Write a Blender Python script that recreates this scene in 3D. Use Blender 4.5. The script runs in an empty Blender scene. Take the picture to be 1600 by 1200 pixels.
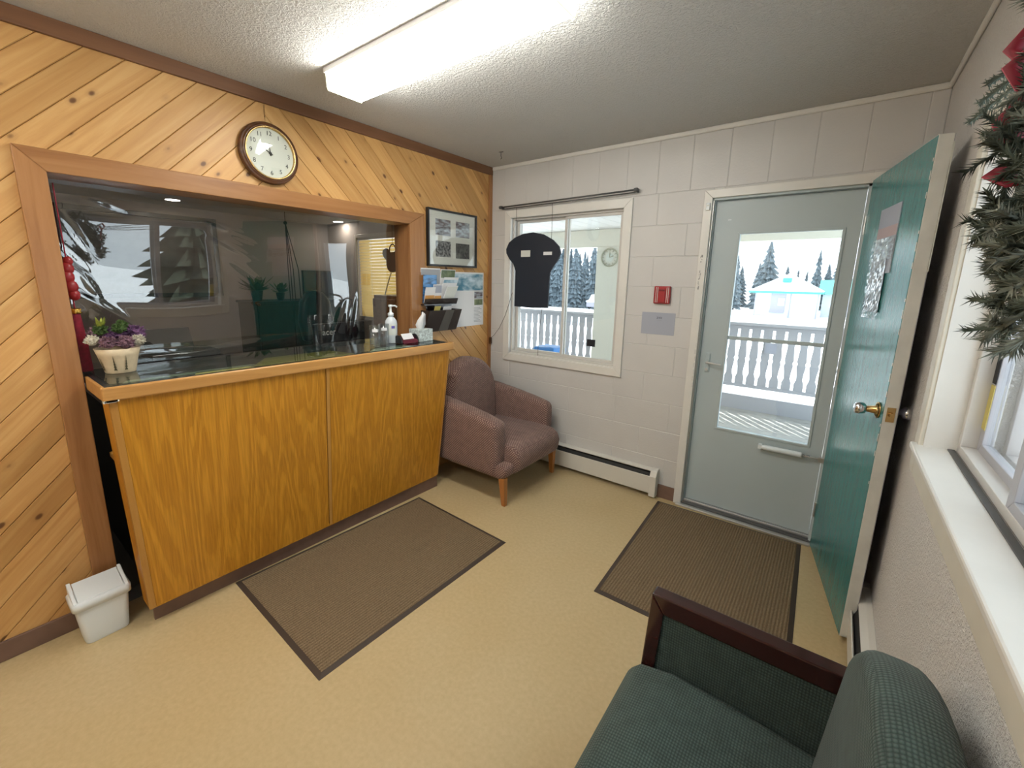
import bpy, math, random
from mathutils import Vector, Matrix, Euler

random.seed(7)
scene = bpy.context.scene
C = scene.collection
PI = math.pi

# ---------------------------------------------------------------- camera
cam_d = bpy.data.cameras.new('camera')
cam = bpy.data.objects.new('camera', cam_d)
C.objects.link(cam)
_f = Vector((-0.60218687, 0.77387911, -0.19616854))
_r = Vector((0.78719649, 0.61650485, 0.01560312))
_u = Vector((-0.13301379, 0.14502719, 0.98044604))
cam.matrix_world = Matrix(((_r.x, _u.x, -_f.x, 2.4723), (_r.y, _u.y, -_f.y, -3.02738), (_r.z, _u.z, -_f.z, 1.54435), (0, 0, 0, 1)))
cam_d.sensor_width = 36
cam_d.lens = 669.69 / 1600 * 36
cam_d.shift_x = (800 - 780.14) / 1600
cam_d.shift_y = -(600 - 571.79) / 1600
cam_d.clip_start = 0.02
cam_d.clip_end = 400
scene.camera = cam

# ---------------------------------------------------------------- exposure, sky, sun
vs = scene.view_settings
vs.view_transform = 'Standard'
vs.look = 'None'
vs.gamma = 1
vs.use_curve_mapping = False
vs.exposure = 1.0
SKY = 1.7
SUN = 6.0
LAMP = 13.5
world = bpy.data.worlds.new('world')
scene.world = world
world.use_nodes = True
bg = world.node_tree.nodes['Background']
bg.inputs[0].default_value = (0.83, 0.91, 1.0, 1)
bg.inputs[1].default_value = SKY
sun_d = bpy.data.lights.new('sun', 'SUN')
sun_d.energy = SUN
sun_d.angle = math.radians(0.6)
sun_d.color = (1, 0.96, 0.9)
sun = bpy.data.objects.new('sun', sun_d)
C.objects.link(sun)
sun.rotation_euler = Vector((0.80, -0.92, -1.10)).to_track_quat('-Z', 'Y').to_euler()
sun.location = (-3, 6, 8)

# ---------------------------------------------------------------- materials
def newmat(name):
    m = bpy.data.materials.new(name)
    m.use_nodes = True
    return m, m.node_tree, m.node_tree.nodes['Principled BSDF']

def N(nt, typ, **kw):
    n = nt.nodes.new(typ)
    for k, v in kw.items():
        if k.startswith('i_'):
            key = k[2:]
            n.inputs[int(key) if key.isdigit() else key].default_value = v
        else:
            setattr(n, k, v)
    return n

def ramp(nt, fac, stops):
    r = nt.nodes.new('ShaderNodeValToRGB')
    els = r.color_ramp.elements
    while len(els) < len(stops):
        els.new(0.5)
    for e, (p, c) in zip(els, stops):
        e.position = p
        e.color = (*c, 1) if len(c) == 3 else c
    nt.links.new(fac, r.inputs[0])
    return r.outputs[0]

def mixc(nt, fac, a, b, mode='MIX'):
    n = nt.nodes.new('ShaderNodeMix')
    n.data_type = 'RGBA'
    n.blend_type = mode
    for s, v in ((0, fac), (6, a), (7, b)):
        if hasattr(v, 'is_linked') or hasattr(v, 'links'):
            nt.links.new(v, n.inputs[s])
        elif s == 0:
            n.inputs[0].default_value = v
        else:
            n.inputs[s].default_value = (*v, 1)
    return n.outputs[2]

def coords(nt, scale=(1, 1, 1), rot=(0, 0, 0), jitter=False):
    tc = nt.nodes.new('ShaderNodeTexCoord')
    mp = nt.nodes.new('ShaderNodeMapping')
    mp.inputs['Scale'].default_value = scale
    mp.inputs['Rotation'].default_value = rot
    if jitter:
        oi = nt.nodes.new('ShaderNodeObjectInfo')
        mul = N(nt, 'ShaderNodeVectorMath', operation='MULTIPLY_ADD')
        cx = nt.nodes.new('ShaderNodeCombineXYZ')
        for i in range(3):
            nt.links.new(oi.outputs['Random'], cx.inputs[i])
        nt.links.new(cx.outputs[0], mul.inputs[0])
        mul.inputs[1].default_value = (37.0, 91.0, 53.0)
        nt.links.new(tc.outputs['Object'], mul.inputs[2])
        nt.links.new(mul.outputs[0], mp.inputs['Vector'])
    else:
        nt.links.new(tc.outputs['Object'], mp.inputs['Vector'])
    return mp.outputs[0]

def bump(nt, b, height, strength=0.3, dist=0.01):
    n = nt.nodes.new('ShaderNodeBump')
    n.inputs['Strength'].default_value = strength
    n.inputs['Distance'].default_value = dist
    nt.links.new(height, n.inputs['Height'])
    nt.links.new(n.outputs[0], b.inputs['Normal'])

def plain(name, col, rough=0.5, metal=0.0, noise=0.0, nscale=20, bmp=0.0, bscale=60, spec=0.5, trans=0.0):
    m, nt, b = newmat(name)
    b.inputs['Base Color'].default_value = (*col, 1)
    b.inputs['Roughness'].default_value = rough
    b.inputs['Metallic'].default_value = metal
    b.inputs['Specular IOR Level'].default_value = spec
    if noise > 0:
        t = N(nt, 'ShaderNodeTexNoise', i_Scale=nscale, i_Detail=4.0)
        nt.links.new(coords(nt), t.inputs['Vector'])
        lo = tuple(c * (1 - noise) for c in col)
        hi = tuple(min(1, c * (1 + noise)) for c in col)
        nt.links.new(ramp(nt, t.outputs[0], [(0.3, lo), (0.7, hi)]), b.inputs['Base Color'])
    if bmp > 0:
        t = N(nt, 'ShaderNodeTexNoise', i_Scale=bscale, i_Detail=3.0)
        nt.links.new(coords(nt), t.inputs['Vector'])
        bump(nt, b, t.outputs[0], bmp, 0.01)
    return m

def wood(name, lo, mid, hi, rough=0.4, grain_axis=0, gs=1.0, knots=False, jitter=True, spec=0.4):
    """grain runs along one local axis; colour varies from board to board"""
    m, nt, b = newmat(name)
    sc = [26 * gs, 26 * gs, 26 * gs]
    sc[grain_axis] = 1.6 * gs
    v = coords(nt, tuple(sc), jitter=jitter)
    t = N(nt, 'ShaderNodeTexNoise', i_Scale=1.0, i_Detail=5.0, i_Roughness=0.6, i_Distortion=0.6)
    nt.links.new(v, t.inputs['Vector'])
    col = ramp(nt, t.outputs[0], [(0.28, lo), (0.5, mid), (0.74, hi)])
    oi = nt.nodes.new('ShaderNodeObjectInfo')
    val = ramp(nt, oi.outputs['Random'], [(0.0, (0.80, 0.76, 0.70)), (0.5, (1, 1, 1)), (1.0, (1.10, 1.08, 1.05))])
    col = mixc(nt, 1.0, col, val, 'MULTIPLY')
    if knots:
        sk = [13.0, 13.0, 13.0]
        sk[grain_axis] = 8.0
        vk = coords(nt, tuple(sk), jitter=True)
        vo = N(nt, 'ShaderNodeTexVoronoi', i_Scale=1.0, i_Randomness=1.0)
        nt.links.new(vk, vo.inputs['Vector'])
        k = ramp(nt, vo.outputs['Distance'], [(0.0, (1, 1, 1)), (0.10, (0.85, 0.85, 0.85)), (0.15, (0.15, 0.15, 0.15)), (0.26, (0, 0, 0))])
        # only some of the cells carry a knot
        cell = ramp(nt, vo.outputs['Color'], [(0.44, (0, 0, 0)), (0.48, (1, 1, 1))])
        kk = mixc(nt, 1.0, k, cell, 'MULTIPLY')
        col = mixc(nt, kk, col, (0.10, 0.035, 0.012))
    nt.links.new(col, b.inputs['Base Color'])
    b.inputs['Roughness'].default_value = rough
    b.inputs['Specular IOR Level'].default_value = spec
    return m

def oak(name, lo, mid, hi, rough=0.35):
    """vertical cathedral grain"""
    m, nt, b = newmat(name)
    v = coords(nt, (7.0, 7.0, 0.55), jitter=True)
    w = N(nt, 'ShaderNodeTexNoise', i_Scale=1.0, i_Detail=2.0, i_Distortion=0.4)
    nt.links.new(v, w.inputs['Vector'])
    mul = N(nt, 'ShaderNodeMath', operation='MULTIPLY', i_1=60.0)
    nt.links.new(w.outputs[0], mul.inputs[0])
    sn = N(nt, 'ShaderNodeMath', operation='SINE')
    nt.links.new(mul.outputs[0], sn.inputs[0])
    rings = ramp(nt, sn.outputs[0], [(0.0, lo), (0.28, mid), (1.0, hi)])
    v2 = coords(nt, (160, 160, 4), jitter=True)
    f = N(nt, 'ShaderNodeTexNoise', i_Scale=1.0, i_Detail=3.0)
    nt.links.new(v2, f.inputs['Vector'])
    fib = ramp(nt, f.outputs[0], [(0.3, (0.80, 0.78, 0.74)), (0.62, (1.04, 1.04, 1.04))])
    nt.links.new(mixc(nt, 1.0, rings, fib, 'MULTIPLY'), b.inputs['Base Color'])
    b.inputs['Roughness'].default_value = rough
    return m

def glass(name, tint=(0.93, 0.96, 0.95), r0=0.05, rough=0.0):
    m, nt, b = newmat(name)
    nt.nodes.remove(b)
    tr = N(nt, 'ShaderNodeBsdfTransparent')
    tr.inputs[0].default_value = (*tint, 1)
    gl = N(nt, 'ShaderNodeBsdfGlossy', i_Roughness=rough)
    lw = N(nt, 'ShaderNodeLayerWeight')
    lw.inputs[0].default_value = 0.5
    pw = N(nt, 'ShaderNodeMath', operation='POWER', i_1=4.0)
    nt.links.new(lw.outputs['Facing'], pw.inputs[0])
    ma = N(nt, 'ShaderNodeMath', operation='MULTIPLY_ADD', i_1=0.75, i_2=r0)
    nt.links.new(pw.outputs[0], ma.inputs[0])
    mx = N(nt, 'ShaderNodeMixShader')
    nt.links.new(ma.outputs[0], mx.inputs[0])
    nt.links.new(tr.outputs[0], mx.inputs[1])
    nt.links.new(gl.outputs[0], mx.inputs[2])
    nt.links.new(mx.outputs[0], nt.nodes['Material Output'].inputs[0])
    return m

def emis(name, col, strength):
    m, nt, b = newmat(name)
    b.inputs['Base Color'].default_value = (*col, 1)
    b.inputs['Emission Color'].default_value = (*col, 1)
    b.inputs['Emission Strength'].default_value = strength
    return m

def fabric_dots(name, base, dot, scale, lo=0.26, hi=0.36, ang=0.785, rough=0.9, aspect=1.0, bmp=0.4):
    """small woven dots; (x + z, y + z) gives two in-plane coordinates on every face direction"""
    m, nt, b = newmat(name)
    tc = nt.nodes.new('ShaderNodeTexCoord')
    sp = nt.nodes.new('ShaderNodeSeparateXYZ')
    nt.links.new(tc.outputs['Object'], sp.inputs[0])
    sn = nt.nodes.new('ShaderNodeSeparateXYZ')
    nt.links.new(tc.outputs['Normal'], sn.inputs[0])
    ab = []
    for i in range(3):
        q = N(nt, 'ShaderNodeMath', operation='ABSOLUTE')
        nt.links.new(sn.outputs[i], q.inputs[0])
        ab.append(q.outputs[0])
    def op(kind, p, q):
        n_ = N(nt, 'ShaderNodeMath', operation=kind)
        for k_, v_ in ((0, p), (1, q)):
            if isinstance(v_, (int, float)):
                n_.inputs[k_].default_value = v_
            else:
                nt.links.new(v_, n_.inputs[k_])
        return n_.outputs[0]
    is_z = op('GREATER_THAN', ab[2], op('MAXIMUM', ab[0], ab[1]))
    is_x = op('MULTIPLY', op('GREATER_THAN', ab[0], ab[1]), op('SUBTRACT', 1.0, is_z))
    u_ = op('ADD', sp.outputs[0], op('MULTIPLY', is_x, op('SUBTRACT', sp.outputs[1], sp.outputs[0])))
    v_ = op('ADD', sp.outputs[2], op('MULTIPLY', is_z, op('SUBTRACT', sp.outputs[1], sp.outputs[2])))
    cb = nt.nodes.new('ShaderNodeCombineXYZ')
    nt.links.new(u_, cb.inputs[0])
    nt.links.new(v_, cb.inputs[1])
    mp = nt.nodes.new('ShaderNodeMapping')
    mp.vector_type = 'POINT'
    mp.inputs['Rotation'].default_value = (0, 0, ang)
    mp.inputs['Scale'].default_value = (scale, scale * aspect, 1)
    nt.links.new(cb.outputs[0], mp.inputs['Vector'])
    vo = N(nt, 'ShaderNodeTexVoronoi', voronoi_dimensions='2D', i_Scale=1.0, i_Randomness=0.0)
    nt.links.new(mp.outputs[0], vo.inputs['Vector'])
    n = N(nt, 'ShaderNodeTexNoise', i_Scale=25.0, i_Detail=2.0)
    nt.links.new(coords(nt), n.inputs['Vector'])
    c = ramp(nt, vo.outputs['Distance'], [(lo, dot), (hi, base)])
    var = ramp(nt, n.outputs[0], [(0.3, (0.85, 0.85, 0.85)), (0.7, (1.1, 1.1, 1.1))])
    nt.links.new(mixc(nt, 1.0, c, var, 'MULTIPLY'), b.inputs['Base Color'])
    b.inputs['Roughness'].default_value = rough
    b.inputs['Sheen Weight'].default_value = 0.12
    inv = N(nt, 'ShaderNodeMath', operation='SUBTRACT', i_0=1.0)
    nt.links.new(vo.outputs['Distance'], inv.inputs[1])
    bump(nt, b, inv.outputs[0], bmp, 0.003)
    return m

def stucco(name, col, scale, strength, dist=0.01, rough=0.8):
    m, nt, b = newmat(name)
    b.inputs['Base Color'].default_value = (*col, 1)
    b.inputs['Roughness'].default_value = rough
    v = coords(nt)
    t = N(nt, 'ShaderNodeTexNoise', i_Scale=scale, i_Detail=3.0, i_Roughness=0.6, i_Distortion=0.8)
    nt.links.new(v, t.inputs['Vector'])
    h = ramp(nt, t.outputs[0], [(0.42, (0, 0, 0)), (0.62, (1, 1, 1))])
    bump(nt, b, h, strength, dist)
    return m

def mat_carpet(name):
    m, nt, b = newmat(name)
    v = coords(nt)
    w = N(nt, 'ShaderNodeTexWave', i_Scale=22.0, i_Distortion=1.5)
    w.inputs['Detail'].default_value = 2
    w.inputs['Detail Scale'].default_value = 8
    w.bands_direction = 'X'
    nt.links.new(v, w.inputs['Vector'])
    n = N(nt, 'ShaderNodeTexNoise', i_Scale=260.0, i_Detail=2.0)
    nt.links.new(v, n.inputs['Vector'])
    c1 = ramp(nt, w.outputs[0], [(0.2, (0.165, 0.115, 0.066)), (0.8, (0.240, 0.175, 0.108))])
    c2 = ramp(nt, n.outputs[0], [(0.35, (0.7, 0.7, 0.7)), (0.65, (1.2, 1.2, 1.2))])
    nt.links.new(mixc(nt, 1.0, c1, c2, 'MULTIPLY'), b.inputs['Base Color'])
    b.inputs['Roughness'].default_value = 0.95
    b.inputs['Specular IOR Level'].default_value = 0.1
    bump(nt, b, w.outputs[0], 0.6, 0.004)
    return m

M = {}
M['pine'] = wood('knotty_pine', (0.50, 0.255, 0.085), (0.60, 0.34, 0.125), (0.68, 0.42, 0.175), 0.42, 0, 1.0, knots=True)
M['casing'] = wood('brown_casing', (0.29, 0.125, 0.045), (0.37, 0.175, 0.066), (0.43, 0.215, 0.088), 0.35, 2, 1.0)
M['casing_y'] = wood('brown_casing_level', (0.27, 0.115, 0.042), (0.38, 0.18, 0.068), (0.45, 0.235, 0.098), 0.35, 1, 0.7)
M['crown'] = wood('crown_trim', (0.13, 0.060, 0.030), (0.16, 0.075, 0.038), (0.185, 0.09, 0.045), 0.4, 1, 1.0)
M['oak'] = oak('oak_veneer', (0.52, 0.225, 0.018), (0.58, 0.262, 0.022), (0.62, 0.285, 0.027))
M['oak_edge'] = wood('oak_edging', (0.42, 0.20, 0.055), (0.52, 0.27, 0.085), (0.60, 0.34, 0.12), 0.3, 1, 1.0)
M['oak_strip'] = wood('oak_strip', (0.44, 0.21, 0.045), (0.50, 0.25, 0.06), (0.56, 0.30, 0.08), 0.3, 2, 1.0)
M['kick'] = plain('brown_vinyl_kick', (0.185, 0.110, 0.082), 0.5, noise=0.08)
M['white_paint'] = plain('white_wall_paint', (0.60, 0.585, 0.57), 0.45, noise=0.03, nscale=3, bmp=0.12, bscale=90)
M['joint'] = plain('painted_joint', (0.56, 0.545, 0.53), 0.7)
M['white_trim'] = plain('white_gloss_trim', (0.72, 0.70, 0.66), 0.35, noise=0.03, nscale=8)
M['cream_trim'] = plain('cream_casing_paint', (0.66, 0.62, 0.53), 0.35, noise=0.04, nscale=10)
M['ceiling'] = stucco('stippled_ceiling', (0.64, 0.635, 0.62), 75, 0.55, 0.012)
M['stucco'] = stucco('stippled_plaster', (0.88, 0.84, 0.80), 105, 0.8, 0.010, 0.45)
M['rear'] = plain('rear_wall_paint', (0.55, 0.47, 0.36), 0.7)
M['alu'] = plain('aluminium', (0.62, 0.62, 0.62), 0.35, 0.85)
M['alu_paint'] = plain('pale_window_frame', (0.62, 0.60, 0.57), 0.4)
M['sash_grey'] = plain('grey_lilac_sash', (0.42, 0.42, 0.46), 0.35)
M['outer_frame'] = plain('pinkish_outer_frame', (0.52, 0.49, 0.50), 0.5)
M['dark_alu'] = plain('dark_track', (0.10, 0.10, 0.10), 0.5, 0.3)
M['glass'] = glass('window_glass')
M['clear_glazing'] = glass('picture_glazing', (0.985, 0.985, 0.98), 0.05)
M['film'] = glass('clear_plastic_film', (0.88, 0.88, 0.89), 0.20, 0.01)
M['counter_glass'] = glass('counter_glass', (0.90, 0.95, 0.93), 0.07, 0.0)
M['tumbler'] = glass('tumbler_glass', (0.92, 0.94, 0.95), 0.10, 0.0)
M['laminate'] = plain('dark_laminate', (0.035, 0.034, 0.036), 0.25, noise=0.15, nscale=60)
M['storm'] = plain('blue_grey_door_paint', (0.46, 0.53, 0.55), 0.42, noise=0.02, nscale=4)
def _green_door():
    m, nt, b = newmat('green_door_gloss')
    t = N(nt, 'ShaderNodeTexNoise', i_Scale=1.0, i_Detail=3.0)
    nt.links.new(coords(nt, (40, 40, 2.0)), t.inputs['Vector'])
    nt.links.new(ramp(nt, t.outputs[0], [(0.3, (0.026, 0.185, 0.185)), (0.7, (0.037, 0.222, 0.222))]), b.inputs['Base Color'])
    b.inputs['Roughness'].default_value = 0.24
    b.inputs['Specular IOR Level'].default_value = 0.75
    t2 = N(nt, 'ShaderNodeTexNoise', i_Scale=1.0, i_Detail=3.0)
    nt.links.new(coords(nt, (130, 130, 12)), t2.inputs['Vector'])
    bump(nt, b, t2.outputs[0], 0.22, 0.004)
    return m
M['door_green'] = _green_door()
M['door_edge'] = plain('worn_white_door_edge', (0.66, 0.66, 0.62), 0.5, noise=0.08, nscale=14)
M['brass'] = plain('brass', (0.62, 0.42, 0.18), 0.25, 0.95)
M['chrome'] = plain('chrome', (0.75, 0.75, 0.78), 0.15, 1.0)
M['black'] = plain('black_plastic', (0.012, 0.012, 0.014), 0.35)
M['black_matte'] = plain('matte_black', (0.012, 0.013, 0.018), 0.7)
M['navy'] = plain('dark_navy_board', (0.012, 0.017, 0.030), 0.55)
M['white_plastic'] = plain('white_plastic', (0.76, 0.81, 0.84), 0.35)
M['paper'] = plain('white_paper', (0.75, 0.75, 0.76), 0.7)
M['ink'] = plain('black_ink', (0.02, 0.02, 0.02), 0.8)
M['red_plastic'] = plain('red_plastic', (0.36, 0.02, 0.025), 0.35)
M['red_dark'] = plain('dark_red_plastic', (0.16, 0.008, 0.012), 0.35)
M['red_cloth'] = plain('crimson_tassel', (0.30, 0.008, 0.03), 0.6, noise=0.25, nscale=80)
M['gold'] = plain('gold_band', (0.75, 0.42, 0.08), 0.25, 0.9)
M['walnut'] = wood('clock_wood', (0.055, 0.020, 0.008), (0.095, 0.038, 0.016), (0.14, 0.06, 0.026), 0.25, 1, 1.0, jitter=False)
M['dial'] = plain('clock_dial', (0.62, 0.65, 0.58), 0.5)
M['mauve'] = fabric_dots('mauve_patterned_fabric', (0.125, 0.062, 0.055), (0.38, 0.26, 0.21), 78, 0.20, 0.42)
M['green_fabric'] = fabric_dots('green_woven_fabric', (0.022, 0.042, 0.036), (0.068, 0.105, 0.092), 150, 0.22, 0.52, 0.0, aspect=0.8, bmp=0.9)
M['mahogany'] = wood('mahogany', (0.020, 0.005, 0.005), (0.036, 0.009, 0.008), (0.055, 0.014, 0.011), 0.12, 0, 1.0, jitter=False, spec=0.7)
M['leg_wood'] = wood('orange_leg_wood', (0.32, 0.12, 0.03), (0.40, 0.16, 0.045), (0.46, 0.20, 0.06), 0.3, 2, 1.0)
M['carpet'] = mat_carpet('ribbed_brown_carpet')
M['rubber'] = plain('brown_rubber_edge', (0.050, 0.033, 0.023), 0.6)
M['heater'] = plain('cream_enamel', (0.68, 0.655, 0.60), 0.4)
M['heater_dark'] = plain('heater_slot', (0.02, 0.02, 0.02), 0.6)
def _floor():
    m, nt, b = newmat('beige_vinyl_floor')
    v = coords(nt)
    t = N(nt, 'ShaderNodeTexNoise', i_Scale=55.0, i_Detail=4.0)
    nt.links.new(v, t.inputs['Vector'])
    a = ramp(nt, t.outputs[0], [(0.3, (0.50, 0.385, 0.215)), (0.7, (0.56, 0.435, 0.250))])
    t2 = N(nt, 'ShaderNodeTexNoise', i_Scale=1.3, i_Detail=2.0)
    nt.links.new(v, t2.inputs['Vector'])
    w = ramp(nt, t2.outputs[0], [(0.35, (0.96, 0.93, 0.86)), (0.65, (1, 1, 1))])
    nt.links.new(mixc(nt, 1.0, a, w, 'MULTIPLY'), b.inputs['Base Color'])
    b.inputs['Roughness'].default_value = 0.42
    b.inputs['Specular IOR Level'].default_value = 0.35
    return m
M['floor'] = _floor()
M['diffuser'] = emis('lit_diffuser', (1.0, 0.985, 0.91), LAMP)
M['diffuser_end'] = emis('softly_lit_diffuser_end', (0.93, 0.96, 0.80), 0.42)
M['fixture'] = plain('white_enamel_fixture', (0.75, 0.75, 0.76), 0.4)
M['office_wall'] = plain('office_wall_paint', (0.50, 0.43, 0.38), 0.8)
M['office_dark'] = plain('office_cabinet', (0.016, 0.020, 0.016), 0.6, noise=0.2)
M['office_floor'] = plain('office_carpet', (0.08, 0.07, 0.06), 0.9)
M['screen'] = plain('switched_off_screen', (0.012, 0.014, 0.045), 0.15)
M['pot_clay'] = plain('cream_stoneware', (0.62, 0.50, 0.33), 0.45, noise=0.08, nscale=40)
M['tree_print'] = plain('painted_tree_motif', (0.07, 0.06, 0.03), 0.6)
M['purple'] = plain('dried_purple_flower', (0.16, 0.075, 0.17), 0.9, noise=0.4, nscale=120)
M['mauve_flower'] = plain('dusty_mauve_flower', (0.22, 0.12, 0.16), 0.9, noise=0.4, nscale=120)
M['white_flower'] = plain('white_flower', (0.62, 0.58, 0.48), 0.9, noise=0.15, nscale=120)
M['leaf'] = plain('leaf_green', (0.06, 0.11, 0.025), 0.7, noise=0.4, nscale=60)
M['yellow_leaf'] = plain('yellow_green_leaf', (0.30, 0.34, 0.05), 0.7, noise=0.3, nscale=60)
M['needles'] = plain('spruce_needles', (0.085, 0.105, 0.080), 0.8, noise=0.5, nscale=35)
M['needles_pale'] = plain('pale_spruce_needles', (0.20, 0.22, 0.185), 0.8, noise=0.4, nscale=35)
M['ribbon'] = plain('red_ribbon', (0.34, 0.025, 0.05), 0.5)
M['gel'] = plain('clear_gel_bottle', (0.62, 0.66, 0.70), 0.2, noise=0.05)
M['label_blue'] = plain('blue_label_print', (0.13, 0.11, 0.45), 0.5)
M['tissue_print'] = plain('tissue_box_print', (0.50, 0.56, 0.55), 0.6, noise=0.45, nscale=70)
M['maroon'] = plain('maroon_holder', (0.10, 0.012, 0.025), 0.2)
M['smoke'] = plain('smoked_acrylic', (0.030, 0.022, 0.020), 0.12)
M['smoke_pale'] = plain('grey_flyer_behind_acrylic', (0.10, 0.095, 0.085), 0.15)
M['mount'] = plain('photo_mount', (0.66, 0.67, 0.62), 0.6)
def photo_mat(name, a, b_, sc, stretch=(1, 1, 1)):
    m, nt, b = newmat(name)
    t = N(nt, 'ShaderNodeTexNoise', i_Scale=sc, i_Detail=5.0)
    nt.links.new(coords(nt, stretch), t.inputs['Vector'])
    nt.links.new(ramp(nt, t.outputs[0], [(0.38, a), (0.62, b_)]), b.inputs['Base Color'])
    b.inputs['Roughness'].default_value = 0.3
    return m
M['photo_bw'] = photo_mat('black_and_white_photo', (0.02, 0.02, 0.02), (0.30, 0.30, 0.30), 60)
M['photo_grey'] = photo_mat('grey_photo', (0.06, 0.06, 0.06), (0.16, 0.16, 0.15), 50)
M['photo_lake'] = photo_mat('lake_photo', (0.10, 0.07, 0.08), (0.40, 0.46, 0.52), 18, (1, 1, 3))
M['photo_blue'] = photo_mat('blue_mountain_print', (0.02, 0.07, 0.16), (0.10, 0.30, 0.62), 14, (1, 1, 3))
M['photo_teal'] = photo_mat('teal_print', (0.05, 0.20, 0.30), (0.55, 0.68, 0.75), 9, (1, 1, 2))
M['photo_green'] = photo_mat('green_print', (0.10, 0.14, 0.07), (0.22, 0.26, 0.14), 20)
M['photo_land'] = photo_mat('dark_landscape_print', (0.15, 0.13, 0.11), (0.24, 0.21, 0.18), 3, (1, 1, 2))
M['orange'] = plain('orange_print', (0.62, 0.30, 0.07), 0.5)
M['yellow'] = plain('yellow_paper', (0.58, 0.48, 0.13), 0.5)
M['pale_green_paper'] = plain('pale_green_paper', (0.36, 0.42, 0.30), 0.5)
M['olive_paper'] = plain('olive_paper', (0.30, 0.25, 0.05), 0.5)
M['text_grey'] = plain('grey_print', (0.35, 0.36, 0.38), 0.7)
def _blind():
    m, nt, b = newmat('sunlit_blind_slat')
    b.inputs['Base Color'].default_value = (0.70, 0.46, 0.15, 1)
    b.inputs['Roughness'].default_value = 0.5
    tl = N(nt, 'ShaderNodeBsdfTranslucent')
    tl.inputs[0].default_value = (0.98, 0.66, 0.20, 1)
    mx = N(nt, 'ShaderNodeMixShader', i_0=0.62)
    nt.links.new(b.outputs[0], mx.inputs[1])
    nt.links.new(tl.outputs[0], mx.inputs[2])
    nt.links.new(mx.outputs[0], nt.nodes['Material Output'].inputs[0])
    return m
M['blind'] = _blind()
M['snow'] = plain('snow', (0.86, 0.89, 0.93), 0.9, noise=0.03, nscale=0.6, bmp=0.3, bscale=2)
M['deck'] = plain('grey_deck_paint', (0.36, 0.36, 0.34), 0.7, noise=0.12, nscale=7)
M['porch_white'] = plain('porch_white_paint', (0.62, 0.62, 0.60), 0.6)
M['rail_paint'] = plain('grey_rail_paint', (0.40, 0.41, 0.44), 0.6)
M['post_cream'] = plain('cream_post_paint', (0.66, 0.65, 0.56), 0.6)
M['clock_pale'] = plain('pale_outdoor_clock', (0.40, 0.40, 0.30), 0.5)
M['conifer'] = plain('hazed_conifer', (0.13, 0.165, 0.19), 0.95, noise=0.5, nscale=3)  # pale blue-grey: haze and overexposure mixed into the tree colour
M['bark'] = plain('bark', (0.06, 0.045, 0.035), 0.95)
M['teal_roof'] = plain('teal_metal_roof', (0.06, 0.42, 0.38), 0.4)
M['shed_wall'] = plain('pale_siding', (0.60, 0.68, 0.70), 0.8)
M['shed_dark'] = plain('purple_grey_siding', (0.34, 0.33, 0.40), 0.8)  # darker purple-grey colour of the panel itself
M['blue_plastic'] = plain('blue_plastic', (0.05, 0.25, 0.65), 0.4)
M['cord_white'] = plain('white_cord', (0.70, 0.66, 0.50), 0.5)
M['cord_dark'] = plain('dark_cord', (0.05, 0.035, 0.03), 0.7)
M['clear_wrap'] = glass('clear_plastic_sleeve', (0.93, 0.95, 0.94), 0.16, 0.08)
M['sign_paper'] = plain('grey_lilac_notice', (0.38, 0.40, 0.47), 0.6)
M['sign_band'] = plain('pinkish_notice_band', (0.48, 0.36, 0.36), 0.6)
M['siding'] = plain('outside_siding', (0.55, 0.57, 0.62), 0.7)

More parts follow.
